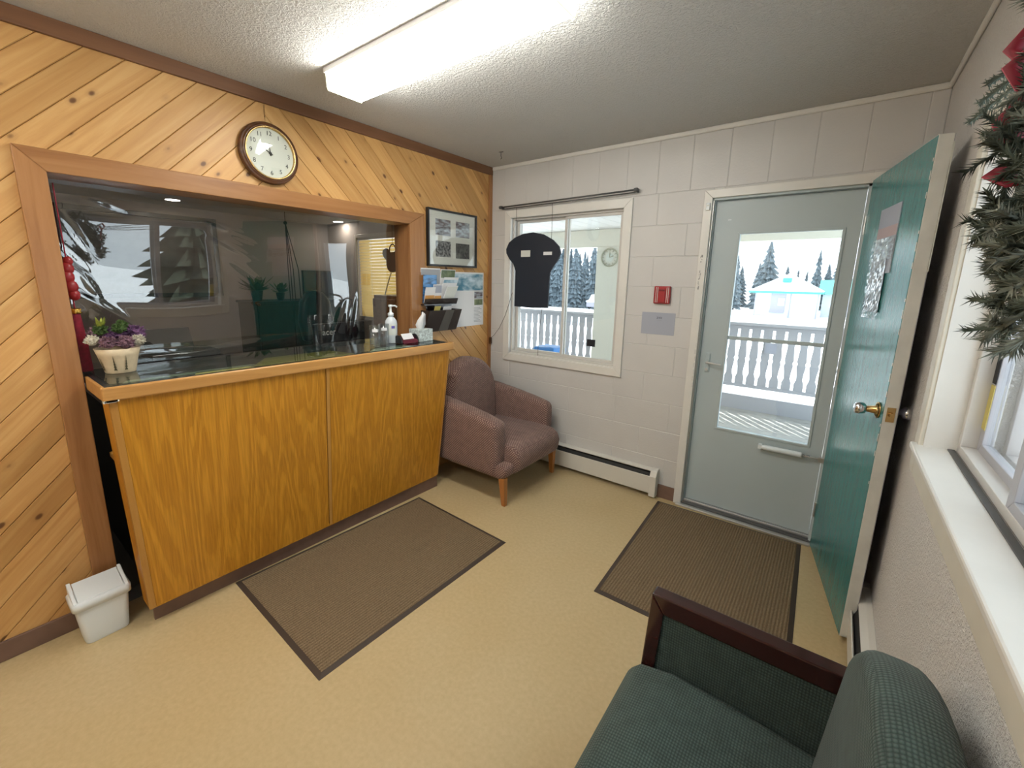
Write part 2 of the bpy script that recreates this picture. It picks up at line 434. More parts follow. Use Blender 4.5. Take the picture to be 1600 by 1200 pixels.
# ---------------------------------------------------------------- geometry helpers
class MB:
    def __init__(s):
        s.v, s.f = [], []

    def add(s, vs_, fs):
        o = len(s.v)
        s.v += [tuple(v) for v in vs_]
        s.f += [tuple(i + o for i in f) for f in fs]
        return s

    def box(s, x0, x1, y0, y1, z0, z1):
        return s.hexa([(x0, y0, z0), (x1, y0, z0), (x1, y1, z0), (x0, y1, z0), (x0, y0, z1), (x1, y0, z1), (x1, y1, z1), (x0, y1, z1)])

    def hexa(s, p):
        return s.add(p, [(0, 3, 2, 1), (4, 5, 6, 7), (0, 1, 5, 4), (1, 2, 6, 5), (2, 3, 7, 6), (3, 0, 4, 7)])

    def prism(s, pts, axis, a, b):
        """2D outline extruded along axis from a to b; outline coordinates are the other two axes in order"""
        n = len(pts)
        def P(p, w):
            return {'x': (w, p[0], p[1]), 'y': (p[0], w, p[1]), 'z': (p[0], p[1], w)}[axis]
        area = sum(pts[i][0] * pts[(i + 1) % n][1] - pts[(i + 1) % n][0] * pts[i][1] for i in range(n))
        if (area > 0) == (axis == 'y'):
            pts = pts[::-1]
        vv = [P(p, a) for p in pts] + [P(p, b) for p in pts]
        if b < a:
            vv = [P(p, b) for p in pts] + [P(p, a) for p in pts]
        ff = [tuple(range(n - 1, -1, -1)), tuple(range(n, 2 * n))]
        ff += [(i, (i + 1) % n, n + (i + 1) % n, n + i) for i in range(n)]
        return s.add(vv, ff)

    def lathe(s, prof, c, axis='z', n=32, cap=True):
        """profile of (radius, height along axis)"""
        vv, ff = [], []
        for r, h in prof:
            for k in range(n):
                a = 2 * PI * k / n
                u, w = r * math.cos(a), r * math.sin(a)
                vv.append({'z': (c[0] + u, c[1] + w, c[2] + h), 'x': (c[0] + h, c[1] + u, c[2] + w), 'y': (c[0] + w, c[1] + h, c[2] + u)}[axis])
        for j in range(len(prof) - 1):
            for k in range(n):
                a, b = j * n + k, j * n + (k + 1) % n
                ff.append((a, b, b + n, a + n))
        if cap:
            ff.append(tuple(range(n - 1, -1, -1)))
            ff.append(tuple(range((len(prof) - 1) * n, len(prof) * n)))
        return s.add(vv, ff)

    def tube(s, pts, r, n=8, closed=False):
        pts = [Vector(p) for p in pts]
        m = len(pts)
        vv, ff = [], []
        up = None
        for i, p in enumerate(pts):
            if closed:
                t = (pts[(i + 1) % m] - pts[i - 1]).normalized()
            else:
                t = (pts[min(i + 1, m - 1)] - pts[max(i - 1, 0)]).normalized()
            if up is None:
                up = t.orthogonal().normalized()
            a = (up - t * up.dot(t)).normalized()
            up = a
            b = t.cross(a)
            rr = r[i] if isinstance(r, (list, tuple)) else r
            for k in range(n):
                th = 2 * PI * k / n
                vv.append(p + (a * math.cos(th) + b * math.sin(th)) * rr)
        seg = m if closed else m - 1
        for i in range(seg):
            for k in range(n):
                a0, b0 = i * n + k, i * n + (k + 1) % n
                a1, b1 = ((i + 1) % m) * n + k, ((i + 1) % m) * n + (k + 1) % n
                ff.append((a0, b0, b1, a1))
        if not closed:
            ff.append(tuple(range(n - 1, -1, -1)))
            ff.append(tuple(range((m - 1) * n, m * n)))
        return s.add(vv, ff)

    def ball(s, c, r, sx=1, sy=1, sz=1, n=10, m=7, jit=0):
        vv = [(c[0], c[1], c[2] + r * sz)]
        for j in range(1, m):
            ph = PI * j / m
            for k in range(n):
                th = 2 * PI * k / n
                q = r * (1 + random.uniform(-jit, jit))
                vv.append((c[0] + q * sx * math.sin(ph) * math.cos(th), c[1] + q * sy * math.sin(ph) * math.sin(th), c[2] + q * sz * math.cos(ph)))
        vv.append((c[0], c[1], c[2] - r * sz))
        ff = [(0, 1 + k, 1 + (k + 1) % n) for k in range(n)]
        for j in range(m - 2):
            for k in range(n):
                a, b = 1 + j * n + k, 1 + j * n + (k + 1) % n
                ff.append((a, a + n, b + n, b))
        L = len(vv) - 1
        o = 1 + (m - 2) * n
        ff += [(o + (k + 1) % n, o + k, L) for k in range(n)]
        return s.add(vv, ff)

    def mesh(s, name, mat):
        me = bpy.data.meshes.new(name)
        me.from_pydata(s.v, [], s.f)
        me.update()
        if mat:
            me.materials.append(M[mat] if isinstance(mat, str) else mat)
        return me

    def build(s, name, mat, parent=None, smooth=False, bev=0, seg=2, sub=0, mw=None):
        o = bpy.data.objects.new(name, s.mesh(name, mat))
        C.objects.link(o)
        if mw is not None:
            o.matrix_world = mw
        if parent is not None:
            o.parent = parent
            o.matrix_parent_inverse = parent.matrix_world.inverted()
        if smooth:
            for p in o.data.polygons:
                p.use_smooth = True
        if bev:
            b = o.modifiers.new('bevel', 'BEVEL')
            b.width = bev
            b.segments = seg
            b.limit_method = 'ANGLE'
            b.angle_limit = math.radians(35)
        if sub:
            b = o.modifiers.new('sub', 'SUBSURF')
            b.levels = b.render_levels = sub
        return o

def tag(o, label=None, cat=None, group=None, kind=None):
    if label: o['label'] = label
    if cat: o['category'] = cat
    if group: o['group'] = group
    if kind: o['kind'] = kind
    return o

def thing(name, loc, label, cat, group=None, rz=0):
    o = bpy.data.objects.new(name, None)
    o.empty_display_size = 0.1
    C.objects.link(o)
    o.matrix_world = Matrix.Translation(loc) @ Matrix.Rotation(rz, 4, 'Z')
    return tag(o, label, cat, group)

def struct(o, label=None):
    o['kind'] = 'structure'
    if label: o['label'] = label
    return o

def holder(name, label=None):
    o = bpy.data.objects.new(name, None)
    o.empty_display_size = 0.1
    C.objects.link(o)
    return struct(o, label)

def box(*a):
    return MB().box(*a)

def text(body, size, name, mat, mw, parent=None, extrude=0.0004):
    cu = bpy.data.curves.new(name, 'FONT')
    cu.body = body
    cu.size = size
    cu.align_x = 'CENTER'
    cu.align_y = 'CENTER'
    cu.extrude = extrude
    cu.materials.append(M[mat])
    tmp = bpy.data.objects.new(name, cu)
    C.objects.link(tmp)
    dg = bpy.context.evaluated_depsgraph_get()
    me = bpy.data.meshes.new_from_object(tmp.evaluated_get(dg))
    bpy.data.objects.remove(tmp)
    o = bpy.data.objects.new(name, me)
    C.objects.link(o)
    o.matrix_world = mw
    if parent is not None:
        o.parent = parent
        o.matrix_parent_inverse = parent.matrix_world.inverted()
    return o

def frame4(o, a0, a1, b0, b1, w, axis, c0, c1, name, mat, parent, bev=0.003):
    """four mitred members around a rectangle; axis = normal. a, b = the two in-plane ranges (outer), w = width"""
    q = [((a0, b0), (a1, b0), (a1 - w, b0 + w), (a0 + w, b0 + w)), ((a1, b0), (a1, b1), (a1 - w, b1 - w), (a1 - w, b0 + w)),
         ((a1, b1), (a0, b1), (a0 + w, b1 - w), (a1 - w, b1 - w)), ((a0, b1), (a0, b0), (a0 + w, b0 + w), (a0 + w, b1 - w))]
    r = []
    for i, pts in enumerate(q):
        if i in o:
            mm = mat if isinstance(mat, str) else mat[i % 2]
            r.append(MB().prism(list(pts), axis, c0, c1).build(name, mm, parent, bev=bev))
    return r

# ---------------------------------------------------------------- room shell
H, W, YR = 2.48, 2.76, -4.2
OY0, OY1, OZ = -2.718, -0.932, 1.925      # reception opening
DX0, DX1, DZ = 1.780, 2.532, 2.062        # doorway
WX0, WX1, WZ0, WZ1 = 0.227, 1.209, 0.905, 2.055   # back window
RY0, RY1, RZ0, RZ1 = -2.90, -1.12, 1.035, 1.99    # right window

struct(box(-0.02, W + 0.21, YR - 0.1, 0.12, -0.12, 0).build('floor', 'floor'), 'beige speckled vinyl floor of the lobby')
struct(box(-0.14, W + 0.2, YR - 0.1, 0.2, H, H + 0.1).build('ceiling', 'ceiling'), 'stippled white ceiling')

# left wall: backing with the opening cut out, knotty pine boards set diagonally
wl = holder('wall_left', 'knotty pine wall in diagonal boards meeting in a point above the clock')
b = MB()
b.box(-0.14, -0.012, YR, OY0 - 0.02, 0, H).box(-0.14, -0.012, OY1 + 0.02, 0, 0, H).box(-0.14, -0.012, OY0 - 0.02, OY1 + 0.02, OZ + 0.02, H)
b.build('wall_core', 'crown', wl)

def clip(poly, a, bb, c):
    """keep the side a*u + b*v <= c"""
    out = []
    n = len(poly)
    for i in range(n):
        p, q = poly[i], poly[(i + 1) % n]
        dp, dq = a * p[0] + bb * p[1] - c, a * q[0] + bb * q[1] - c
        if dp <= 0:
            out.append(p)
        if (dp < 0 < dq) or (dq < 0 < dp):
            t = dp / (dp - dq)
            out.append((p[0] + (q[0] - p[0]) * t, p[1] + (q[1] - p[1]) * t))
    return out

def clean(poly):
    return [p for i, p in enumerate(poly) if math.hypot(p[0] - poly[i - 1][0], p[1] - poly[i - 1][1]) > 1e-5]

def boards(parent, regions, slope, c0, pitch, krange, name='board'):
    """V-grooved boards at 45 degrees clipped to convex regions given in (y, z)"""
    ang = math.atan2(slope, 1)
    for k in krange:
        lo, hi = c0 + k * pitch, c0 + (k + 1) * pitch
        m = MB()
        mid = (lo + hi) / 2
        org = Vector((0, 0, mid))
        R = Matrix(((0, 0, 1), (math.cos(ang), -math.sin(ang), 0), (math.sin(ang), math.cos(ang), 0)))
        inv = R.transposed()
        for reg in regions:
            for e0, e1, kind in ((0.0008, 0.0045, 0), (0.0045, pitch - 0.0045, 1), (pitch - 0.0045, pitch - 0.0008, 2)):
                p = clip(reg, -slope, 1, lo + e1)
                p = clip(p, slope, -1, -(lo + e0)) if p else p
                p = clean(p) if p else p
                if len(p) < 3:
                    continue
                vv = []
                for (y, z) in p:
                    d = (z - slope * y) - lo
                    dep = 0.0
                    if kind != 1:
                        e = min(d, pitch - d)
                        dep = -0.0035 * max(0, (0.0045 - e) / 0.0037)
                    vv.append(inv @ (Vector((dep, y, z)) - org))
                n = len(vv)
                area = sum(p[i][0] * p[(i + 1) % n][1] - p[(i + 1) % n][0] * p[i][1] for i in range(n))
                idx = list(range(n)) if area > 0 else list(range(n - 1, -1, -1))
                back = [v - inv @ Vector((0.011, 0, 0)) for v in vv]
                m.add(vv + back, [tuple(idx), tuple(n + i for i in reversed(idx))])
        if m.v:
            mw = Matrix.Translation(org) @ R.to_4x4()
            m.build(name, 'pine', parent, mw=mw)

SEAM = -1.868
left_regs = [[(YR + 0.6, 0.07), (OY0 - 0.02, 0.07), (OY0 - 0.02, H), (YR + 0.6, H)], [(OY0 - 0.02, OZ + 0.02), (SEAM - 0.002, OZ + 0.02), (SEAM - 0.002, H), (OY0 - 0.02, H)]]
right_regs = [[(SEAM + 0.002, OZ + 0.02), (OY1 + 0.02, OZ + 0.02), (OY1 + 0.02, H), (SEAM + 0.002, H)], [(OY1 + 0.02, 0.0), (0, 0.0), (0, H), (OY1 + 0.02, H)]]
boards(wl, left_regs, 1, 4.07, 0.1287, range(-12, 17))
boards(wl, right_regs, -1, 0.50, 0.1287, range(-12, 15))
box(-0.012, -0.002, YR, YR + 0.6, 0.07, H).build('panel', 'pine', wl)

t = box(0.0, 0.018, YR, 0, H - 0.062, H).build('trim_1', 'crown', bev=0.003); struct(t, 'dark brown trim along the top of the pine wall')
t = box(0.0, 0.016, -0.04, 0, 0.0, H - 0.062).build('trim_2', 'casing', bev=0.003); struct(t, 'brown corner strip where pine meets the white wall')
t = box(0.0, 0.012, YR, OY0 - 0.085, 0, 0.085).build('baseboard_left', 'kick', bev=0.003); struct(t, 'brown baseboard under the pine boards')

# casing and lining of the reception opening
oc = holder('trim_3', 'brown wooden casing round the reception opening')
cw = 0.083
MB().prism([(OY0 - cw, 0), (OY0, 0), (OY0, OZ), (OY0 - cw, OZ + cw)], 'x', 0, 0.022).build('casing_board', 'casing', oc, bev=0.003)
MB().prism([(OY1 + 0.14, 0), (OY1, 0), (OY1, OZ), (OY1 + 0.14, OZ + cw)], 'x', 0, 0.022).build('casing_board', 'casing', oc, bev=0.003)
MB().prism([(OY0 - cw, OZ + cw), (OY0, OZ), (OY1, OZ), (OY1 + 0.14, OZ + cw)], 'x', 0, 0.022).build('casing_board', 'casing_y', oc, bev=0.003)
box(-0.15, 0.0, OY0 - 0.018, OY0, 0, OZ).build('jamb', 'casing', oc)
box(-0.15, 0.0, OY1, OY1 + 0.018, 0, OZ).build('jamb', 'casing', oc)
box(-0.15, 0.0, OY0 - 0.018, OY1 + 0.018, OZ, OZ + 0.018).build('jamb', 'casing_y', oc)

# back wall: core with openings, painted blocks
wb = holder('wall_back', 'white painted block wall')
T = 0.16
b = MB()
def wall_y(b, y0, y1, holes, x0, x1, z0, z1):
    xs = sorted({x0, x1, *[h[0] for h in holes], *[h[1] for h in holes]})
    for i in range(len(xs) - 1):
        a, c = xs[i], xs[i + 1]
        zz = z0
        for h in sorted((h for h in holes if h[0] <= a and h[1] >= c), key=lambda h: h[2]):
            if h[2] > zz:
                b.box(a, c, y0, y1, zz, h[2])
            zz = h[3]
        if zz < z1:
            b.box(a, c, y0, y1, zz, z1)
holes = [(WX0, WX1, WZ0, WZ1), (DX0, DX1, -0.2, DZ)]
wall_y(b, 0.0022, T, holes, -0.14, W + 0.2, 0, H)
b.build('wall_core', 'joint', wb)
def rect_minus(r, holes):
    rs = [r]
    for h in holes:
        out = []
        for (a, c, d, e) in rs:
            if a >= h[1] or c <= h[0] or d >= h[3] or e <= h[2]:
                out.append((a, c, d, e)); continue
            if a < h[0]: out.append((a, h[0], d, e))
            if c > h[1]: out.append((h[1], c, d, e))
            a2, c2 = max(a, h[0]), min(c, h[1])
            if d < h[2]: out.append((a2, c2, d, h[2]))
            if e > h[3]: out.append((a2, c2, h[3], e))
        rs = out
    return rs
def block(a, c, d, e):
    g, k = 0.0006, 0.004
    for (a, c, d, e) in rect_minus((a, c, d, e), holes):
        if c - a < 0.02 or e - d < 0.02:
            continue
        m = MB()
        o = [(a + g, 0.0022, d + g), (c - g, 0.0022, d + g), (c - g, 0.0022, e - g), (a + g, 0.0022, e - g)]
        i = [(a + k, 0.0, d + k), (c - k, 0.0, d + k), (c - k, 0.0, e - k), (a + k, 0.0, e - k)]
        m.add(o + i, [(4, 5, 6, 7), (0, 1, 5, 4), (1, 2, 6, 5), (2, 3, 7, 6), (3, 0, 4, 7), (3, 2, 1, 0)])
        m.build('block', 'white_paint', wb)
Z0 = 2.125
zs = [Z0 - 0.2032 * k for k in range(11)]
for k in range(10):
    off = 0.0 if k % 2 else 0.2
    x = -0.38 + off + 0.02
    while x < W:
        block(max(0, x), min(W, x + 0.4), zs[k + 1], zs[k])
        x += 0.4
x = 0
while x < W:
    block(max(0, x), min(W, x + 0.4), 0.0, zs[10])
    x += 0.4
x = -0.06
while x < W:
    block(max(0, x), min(W, x + 0.212), Z0, H)
    x += 0.212
def cove(name, y0, y1, x0, x1):
    return struct(box(x0, x1, y0, y1, H - 0.03, H).build(name, 'white_trim', bev=0.008))
cove('trim_4', -0.016, 0, 0.02, W)['label'] = 'thin white cove strip above the block wall'
cove('trim_5', YR, -0.016, W - 0.016, W)['label'] = 'thin white cove strip above the plaster wall'
struct(box(1.60, 1.733, -0.010, 0, 0, 0.10).build('baseboard_back', 'kick', bev=0.002), 'short brown baseboard between heater and door casing')

# right wall
RT = 0.21
wr = holder('wall_right', 'stippled plaster wall under the long window')
b = MB()
b.box(W, W + RT, YR, RY0, 0, H).box(W, W + RT, RY1, 0.0, 0, H).box(W, W + RT, RY0, RY1, 0, RZ0 - 0.03).box(W, W + RT, RY0, RY1, RZ1, H)
b.build('wall_surface', 'stucco', wr)
struct(box(-0.14, W + 0.16, YR - 0.1, YR, 0, H).build('wall_rear', 'rear'), 'plain wall behind the camera')

# ---------------------------------------------------------------- back window
wn = holder('window_1', 'white sliding window in the block wall')
frame4(range(4), 0.166, 1.270, 0.849, 2.116, 0.062, 'y', -0.018, 0.0, 'window_casing', 'white_trim', wn)
box(WX0, WX1, 0.0, T, WZ0 - 0.001, WZ0 + 0.012).build('window_sill', 'white_trim', wn)
frame4(range(4), WX0, WX1, WZ0 + 0.012, WZ1, 0.016, 'y', 0.02, 0.10, 'frame_member', 'alu_paint', wn, 0.002)
frame4(range(4), WX0 + 0.016, 0.745, WZ0 + 0.028, WZ1 - 0.016, 0.024, 'y', 0.062, 0.084, 'sash_member', 'alu_paint', wn, 0.002)
frame4(range(4), 0.717, WX1 - 0.016, WZ0 + 0.028, WZ1 - 0.016, 0.022, 'y', 0.036, 0.058, 'sash_member', 'alu_paint', wn, 0.002)
box(WX0 + 0.04, 0.722, 0.071, 0.075, WZ0 + 0.05, WZ1 - 0.04).build('pane', 'glass', wn)
box(0.738, WX1 - 0.037, 0.045, 0.049, WZ0 + 0.05, WZ1 - 0.037).build('pane', 'glass', wn)
t = box(0.955, 1.025, 0.0425, 0.0445, 1.045, 1.10).build('window_sticker', 'black_matte'); tag(t, 'small dark square sticker low on the sliding window pane', 'sticker')

# curtain rod
r = thing('curtain_rod', (0.7, -0.04, 2.14), 'thin grey curtain rod above the sliding window', 'curtain rod')
MB().tube([(0.14, -0.045, 2.142), (1.297, -0.045, 2.158)], 0.006).build('rod', 'dark_alu', r, True)
MB().tube([(0.15, -0.03, 2.128), (1.29, -0.03, 2.144)], 0.0035).build('pull_wire', 'dark_alu', r, True)
for xx, zz in ((0.14, 2.142), (1.297, 2.158)):
    m = MB().box(xx - 0.006, xx + 0.006, -0.05, -0.0, zz - 0.012, zz + 0.012)
    m.lathe([(0.012, -0.012), (0.012, 0.012)], (xx, -0.045, zz), 'x', 12)
    m.build('bracket', 'dark_alu', r)

# hat-shaped board in the window
def hat_outline(cx, cz, s):
    pts = [(-0.17, -0.265), (-0.166, 0.03), (-0.19, 0.085), (-0.235, 0.13), (-0.265, 0.175), (-0.268, 0.21), (-0.24, 0.262), (-0.18, 0.30), (-0.10, 0.325), (0.0, 0.332),
           (0.10, 0.312), (0.19, 0.265), (0.245, 0.215), (0.262, 0.17), (0.25, 0.125), (0.20, 0.065), (0.172, 0.02), (0.166, -0.06), (0.163, -0.262), (0.0, -0.27)]
    return [(cx + p[0] * s, cz + p[1] * s) for p in pts]
h = thing('hanging_sign', (0.475, -0.04, 1.33), 'black chef-hat shaped sign hanging in the sliding window, seen from behind', 'sign')
MB().prism(hat_outline(0.472, 1.593, 1.0), 'y', -0.045, -0.03).build('board', 'navy', h, bev=0.003)
box(0.361, 0.452, -0.047, -0.045, 1.735, 1.786).build('label_sticker', 'mount', h)
box(0.579, 0.657, -0.047, -0.045, 1.745, 1.770).build('label_sticker', 'paper', h)
MB().tube([(0.64, -0.036, 2.13), (0.642, -0.036, 1.86)], 0.0018, 5).build('hanging_wire', 'cord_dark', h)
MB().tube([(0.30, -0.036, 2.13), (0.298, -0.036, 1.86)], 0.0018, 5).build('hanging_wire', 'cord_dark', h)
MB().tube([(0.58, -0.038, 1.335), (0.566, -0.03, 1.25), (0.55, -0.025, 1.1), (0.54, -0.02, 0.95), (0.535, -0.008, 0.925)], 0.002, 6).build('power_cord', 'cord_dark', h)

cb = thing('wall_cable', (0.2, -0.02, 1.4), 'thin grey cable drooping from the window frame to the pine corner', 'cable')
MB().tube([(0.262, -0.022, 1.44), (0.235, -0.022, 1.36), (0.19, -0.024, 1.24), (0.13, -0.024, 1.13), (0.07, -0.022, 1.06), (0.03, -0.02, 1.03)], 0.002, 6).build('wire', 'cord_dark', cb)
box(0.017, 0.034, -0.035, -0.01, 0.975, 1.035).build('plug', 'walnut', cb, bev=0.004)

# fire pull box and paper
p = thing('alarm_box', (1.52, 0, 1.46), 'small red wall alarm box above a paper notice', 'alarm')
box(1.470, 1.578, -0.028, 0, 1.404, 1.522).build('housing', 'red_plastic', p, bev=0.006)
box(1.503, 1.548, -0.036, -0.028, 1.412, 1.503).build('pull_handle', 'red_plastic', p, bev=0.004)
box(1.506, 1.545, -0.0375, -0.036, 1.488, 1.500).build('slot', 'red_dark', p)
for xx in (1.484, 1.495, 1.555, 1.566):
    box(xx, xx + 0.003, -0.0295, -0.028, 1.412, 1.515).build('ridge', 'mount', p)
p = thing('paper_notice', (1.5, 0, 1.26), 'white paper notice taped below the red alarm box', 'notice')
box(1.393, 1.620, -0.0025, 0, 1.190, 1.342).build('sheet', 'sign_paper', p)
FW = Matrix(((1, 0, 0, 0), (0, 0, -1, 0), (0, 1, 0, 0), (0, 0, 0, 1)))  # text in the xz plane facing -y
def TF(x, y, z): return Matrix.Translation((x, y, z)) @ FW
text('2101', 0.019, 'printed_number', 'ink', TF(1.515, -0.003, 1.306), p)
text('11:00', 0.012, 'printed_line', 'text_grey', TF(1.515, -0.003, 1.288), p)

# ceiling hook
p = thing('ceiling_hook', (0.355, -0.326, H), 'tiny hook screwed into the ceiling near the pine corner', 'hook')
MB().tube([(0.335, -0.326, H), (0.375, -0.326, H - 0.004)], 0.003, 6).build('plate', 'dark_alu', p)
MB().tube([(0.355, -0.326, H), (0.355, -0.326, H - 0.03), (0.362, -0.326, H - 0.045), (0.352, -0.326, H - 0.052)], 0.0025, 6).build('hook_wire', 'dark_alu', p)

# ---------------------------------------------------------------- entrance: casing, storm door, green door
dc = holder('trim_6', 'white painted casing round the entrance')
MB().prism([(1.730, 0), (DX0, 0), (DX0, DZ), (1.730, DZ + 0.05)], 'y', -0.02, 0).build('casing_board', 'white_trim', dc, bev=0.003)
MB().prism([(1.730, DZ + 0.05), (DX0, DZ), (DX1, DZ), (DX1 + 0.05, DZ + 0.05)], 'y', -0.02, 0).build('casing_board', 'white_trim', dc, bev=0.003)
MB().prism([(DX1 + 0.05, 0), (DX1, 0), (DX1, DZ), (DX1 + 0.05, DZ + 0.05)], 'y', -0.02, 0).build('casing_board', 'white_trim', dc, bev=0.003)
box(DX0 - 0.001, DX0 + 0.006, 0.0, 0.025, 0.0, DZ).build('weather_strip', 'alu', dc)
box(DX0 - 0.001, DX0 + 0.012, 0.026, 0.10, 0.0, DZ).build('door_stop', 'storm', dc)
box(DX1 - 0.012, DX1 + 0.001, 0.0, 0.10, 0.0, DZ).build('door_stop', 'storm', dc)
box(DX0, DX1, 0.0, 0.10, DZ - 0.012, DZ + 0.001).build('door_stop', 'storm', dc)
m = MB()
random.seed(4)
for i in range(26):
    zz = 1.50 + random.uniform(0, 0.23)
    xx = 1.7435 + random.uniform(0, 0.010)
    m.box(xx, xx + random.uniform(0.001, 0.006), -0.0208, -0.02, zz, zz + random.uniform(0.003, 0.016))
m.build('chipped_paint', 'deck', dc)
m = MB()
for i in range(7):
    zz = 0.86 + 0.045 * i
    m.box(1.772 - 0.004 * (i % 2), 1.780, -0.0213, -0.02, zz, zz + 0.03)
m.build('chipped_paint', 'alu_paint', dc)
p = thing('door_chime', (1.758, -0.02, 2.015), 'small white sensor on the corner of the entrance casing', 'sensor')
box(1.748, 1.770, -0.034, -0.02, 1.990, 2.034).build('housing', 'white_plastic', p, bev=0.003)
MB().lathe([(0.005, -0.036), (0.005, -0.034)], (1.759, 0, 2.018), 'y', 12).build('lens', 'mount', p)
th = holder('trim_7', 'metal threshold under the entrance door')
box(DX0 - 0.03, DX1, -0.045, -0.012, 0.0, 0.014).build('nosing', 'alu', th, bev=0.004)
box(DX0, DX1, -0.012, 0.035, 0.0, 0.02).build('tread', 'dark_alu', th)
box(DX0, DX1, 0.020, 0.034, 0.02, 0.036).build('ridge', 'alu', th, bev=0.003)
box(DX0 - 0.02, DX1, 0.05, T, -0.05, 0.03).build('sill', 'deck', th)

sd = holder('door_1', 'blue-grey storm door with a large glass pane')
SX0, SX1, SZ0, SZ1 = DX0 + 0.014, DX1 - 0.014, 0.040, DZ - 0.014
GX0, GX1, GZ0, GZ1 = 1.943, 2.443, 0.600, 1.845
b = MB()
b.box(SX0, GX0, 0.04, 0.075, SZ0, SZ1).box(GX1, SX1, 0.04, 0.075, SZ0, SZ1).box(GX0, GX1, 0.04, 0.075, SZ0, GZ0).box(GX0, GX1, 0.04, 0.075, GZ1, SZ1)
b.build('door_leaf', 'storm', sd)
frame4(range(4), GX0 - 0.012, GX1 + 0.012, GZ0 - 0.012, GZ1 + 0.012, 0.014, 'y', 0.034, 0.042, 'glazing_bead', 'storm', sd, 0.002)
box(GX0, GX1, 0.048, 0.066, 1.194, 1.216).build('middle_rail', 'storm', sd, bev=0.002)
box(GX0, GX1, 0.056, 0.060, GZ0, 1.195).build('pane', 'glass', sd)
box(GX0, GX1, 0.052, 0.056, 1.215, GZ1).build('pane', 'glass', sd)
m = MB().box(1.828, 1.856, 0.030, 0.040, 0.965, 1.095)
m.build('handle_plate', 'storm', sd, bev=0.006)
MB().tube([(1.842, 0.034, 1.035), (1.842, 0.002, 1.035), (1.86, -0.004, 1.034), (1.93, -0.004, 1.028)], 0.006).build('door_handle', 'alu_paint', sd, True)
MB().lathe([(0.009, 0.022), (0.009, 0.031)], (1.842, 0, 0.985), 'y', 12).build('lock_button', 'alu_paint', sd)
MB().lathe([(0.008, 0.0), (0.017, 0.025), (0.017, 0.215), (0.0155, 0.22)], (2.203, 0.012, 0.540), 'x', 16).build('closer_tube', 'white_plastic', sd, True)
MB().tube([(2.42, 0.012, 0.540), (2.515, 0.012, 0.536)], 0.006).build('closer_rod', 'alu', sd, True)
box(2.195, 2.215, 0.0, 0.04, 0.528, 0.552).build('closer_bracket', 'white_plastic', sd)
box(2.505, 2.53, -0.005, 0.03, 0.522, 0.552).build('closer_bracket', 'alu', sd)
text('ON OFF', 0.012, 'closer_print', 'ink', TF(2.442, -0.0005, 0.548), sd)
box(1.868, 1.886, 0.0385, 0.04, 1.93, 1.936).build('scratch', 'white_plastic', sd)

# green door: built along local x from the hinge, local y is the thickness away from the room
HX, HY = 2.531, -0.062
EX, EY = 2.671, -0.808
ux = Vector((EX - HX, EY - HY, 0)).normalized()
un = Vector((-ux.y, ux.x, 0))  # points to +x
DM = Matrix(((ux.x, un.x, 0, HX), (ux.y, un.y, 0, HY), (0, 0, 1, 0), (0, 0, 0, 1)))
DL = 0.76
gd = holder('door_2', 'green painted wooden entrance door standing open against the plaster wall')
gd.matrix_world = DM
def G(mb, name, mat, **kw):
    o = mb.build(name, mat, None, **kw)
    o.parent = gd
    return o
G(box(0, DL - 0.0015, 0.0, 0.0015, 0.03, 2.065), 'green_face', 'door_green')
b = box(0, DL, 0.0015, 0.044, 0.028, 2.068)
G(b, 'door_slab', 'door_edge', bev=0.002)
G(box(0, DL - 0.001, 0.044, 0.0455, 0.03, 2.065), 'outer_face', 'shed_dark')
m = MB()
for i in range(16):
    zz = 0.75 + 0.082 * i + 0.02 * ((i * 5) % 3)
    m.box(DL - 0.006 - 0.004 * ((i * 3) % 3), DL - 0.0005, -0.0006, 0.0, zz, zz + 0.012 + 0.010 * (i % 3))
G(m, 'chipped_paint', 'door_edge')
kz, kx = 1.050, 0.700
m = MB().lathe([(0.033, -0.004), (0.033, 0.0)], (kx, 0, kz), 'y', 24)
m.lathe([(0.012, -0.04), (0.016, -0.012), (0.030, -0.004)], (kx, 0, kz), 'y', 20)
G(m, 'rose', 'brass', smooth=True)
G(MB().lathe([(0.014, -0.078), (0.0225, -0.074), (0.025, -0.060), (0.022, -0.045), (0.012, -0.038), (0.010, -0.02)], (kx, 0, kz), 'y', 24), 'door_knob', 'chrome', smooth=True)
G(MB().lathe([(0.010, 0.046), (0.012, 0.07), (0.024, 0.078), (0.026, 0.10), (0.018, 0.108)], (kx, 0, kz), 'y', 24), 'outer_knob', 'chrome', smooth=True)
m = MB().box(DL, DL + 0.002, 0.010, 0.036, kz - 0.03, kz + 0.028)
G(m, 'latch_plate', 'brass')
G(box(DL + 0.002, DL + 0.012, 0.016, 0.030, kz - 0.008, kz + 0.008), 'latch_bolt', 'brass', bev=0.003)
G(box(DL - 0.03, DL + 0.001, 0.044, 0.047, 1.60, 2.04), 'worn_stop', 'door_edge')
for zz in (0.25, 1.05, 1.85):
    G(MB().lathe([(0.006, -0.045), (0.006, 0.045)], (-0.006, -0.002, zz), 'z', 10), 'hinge', 'alu')
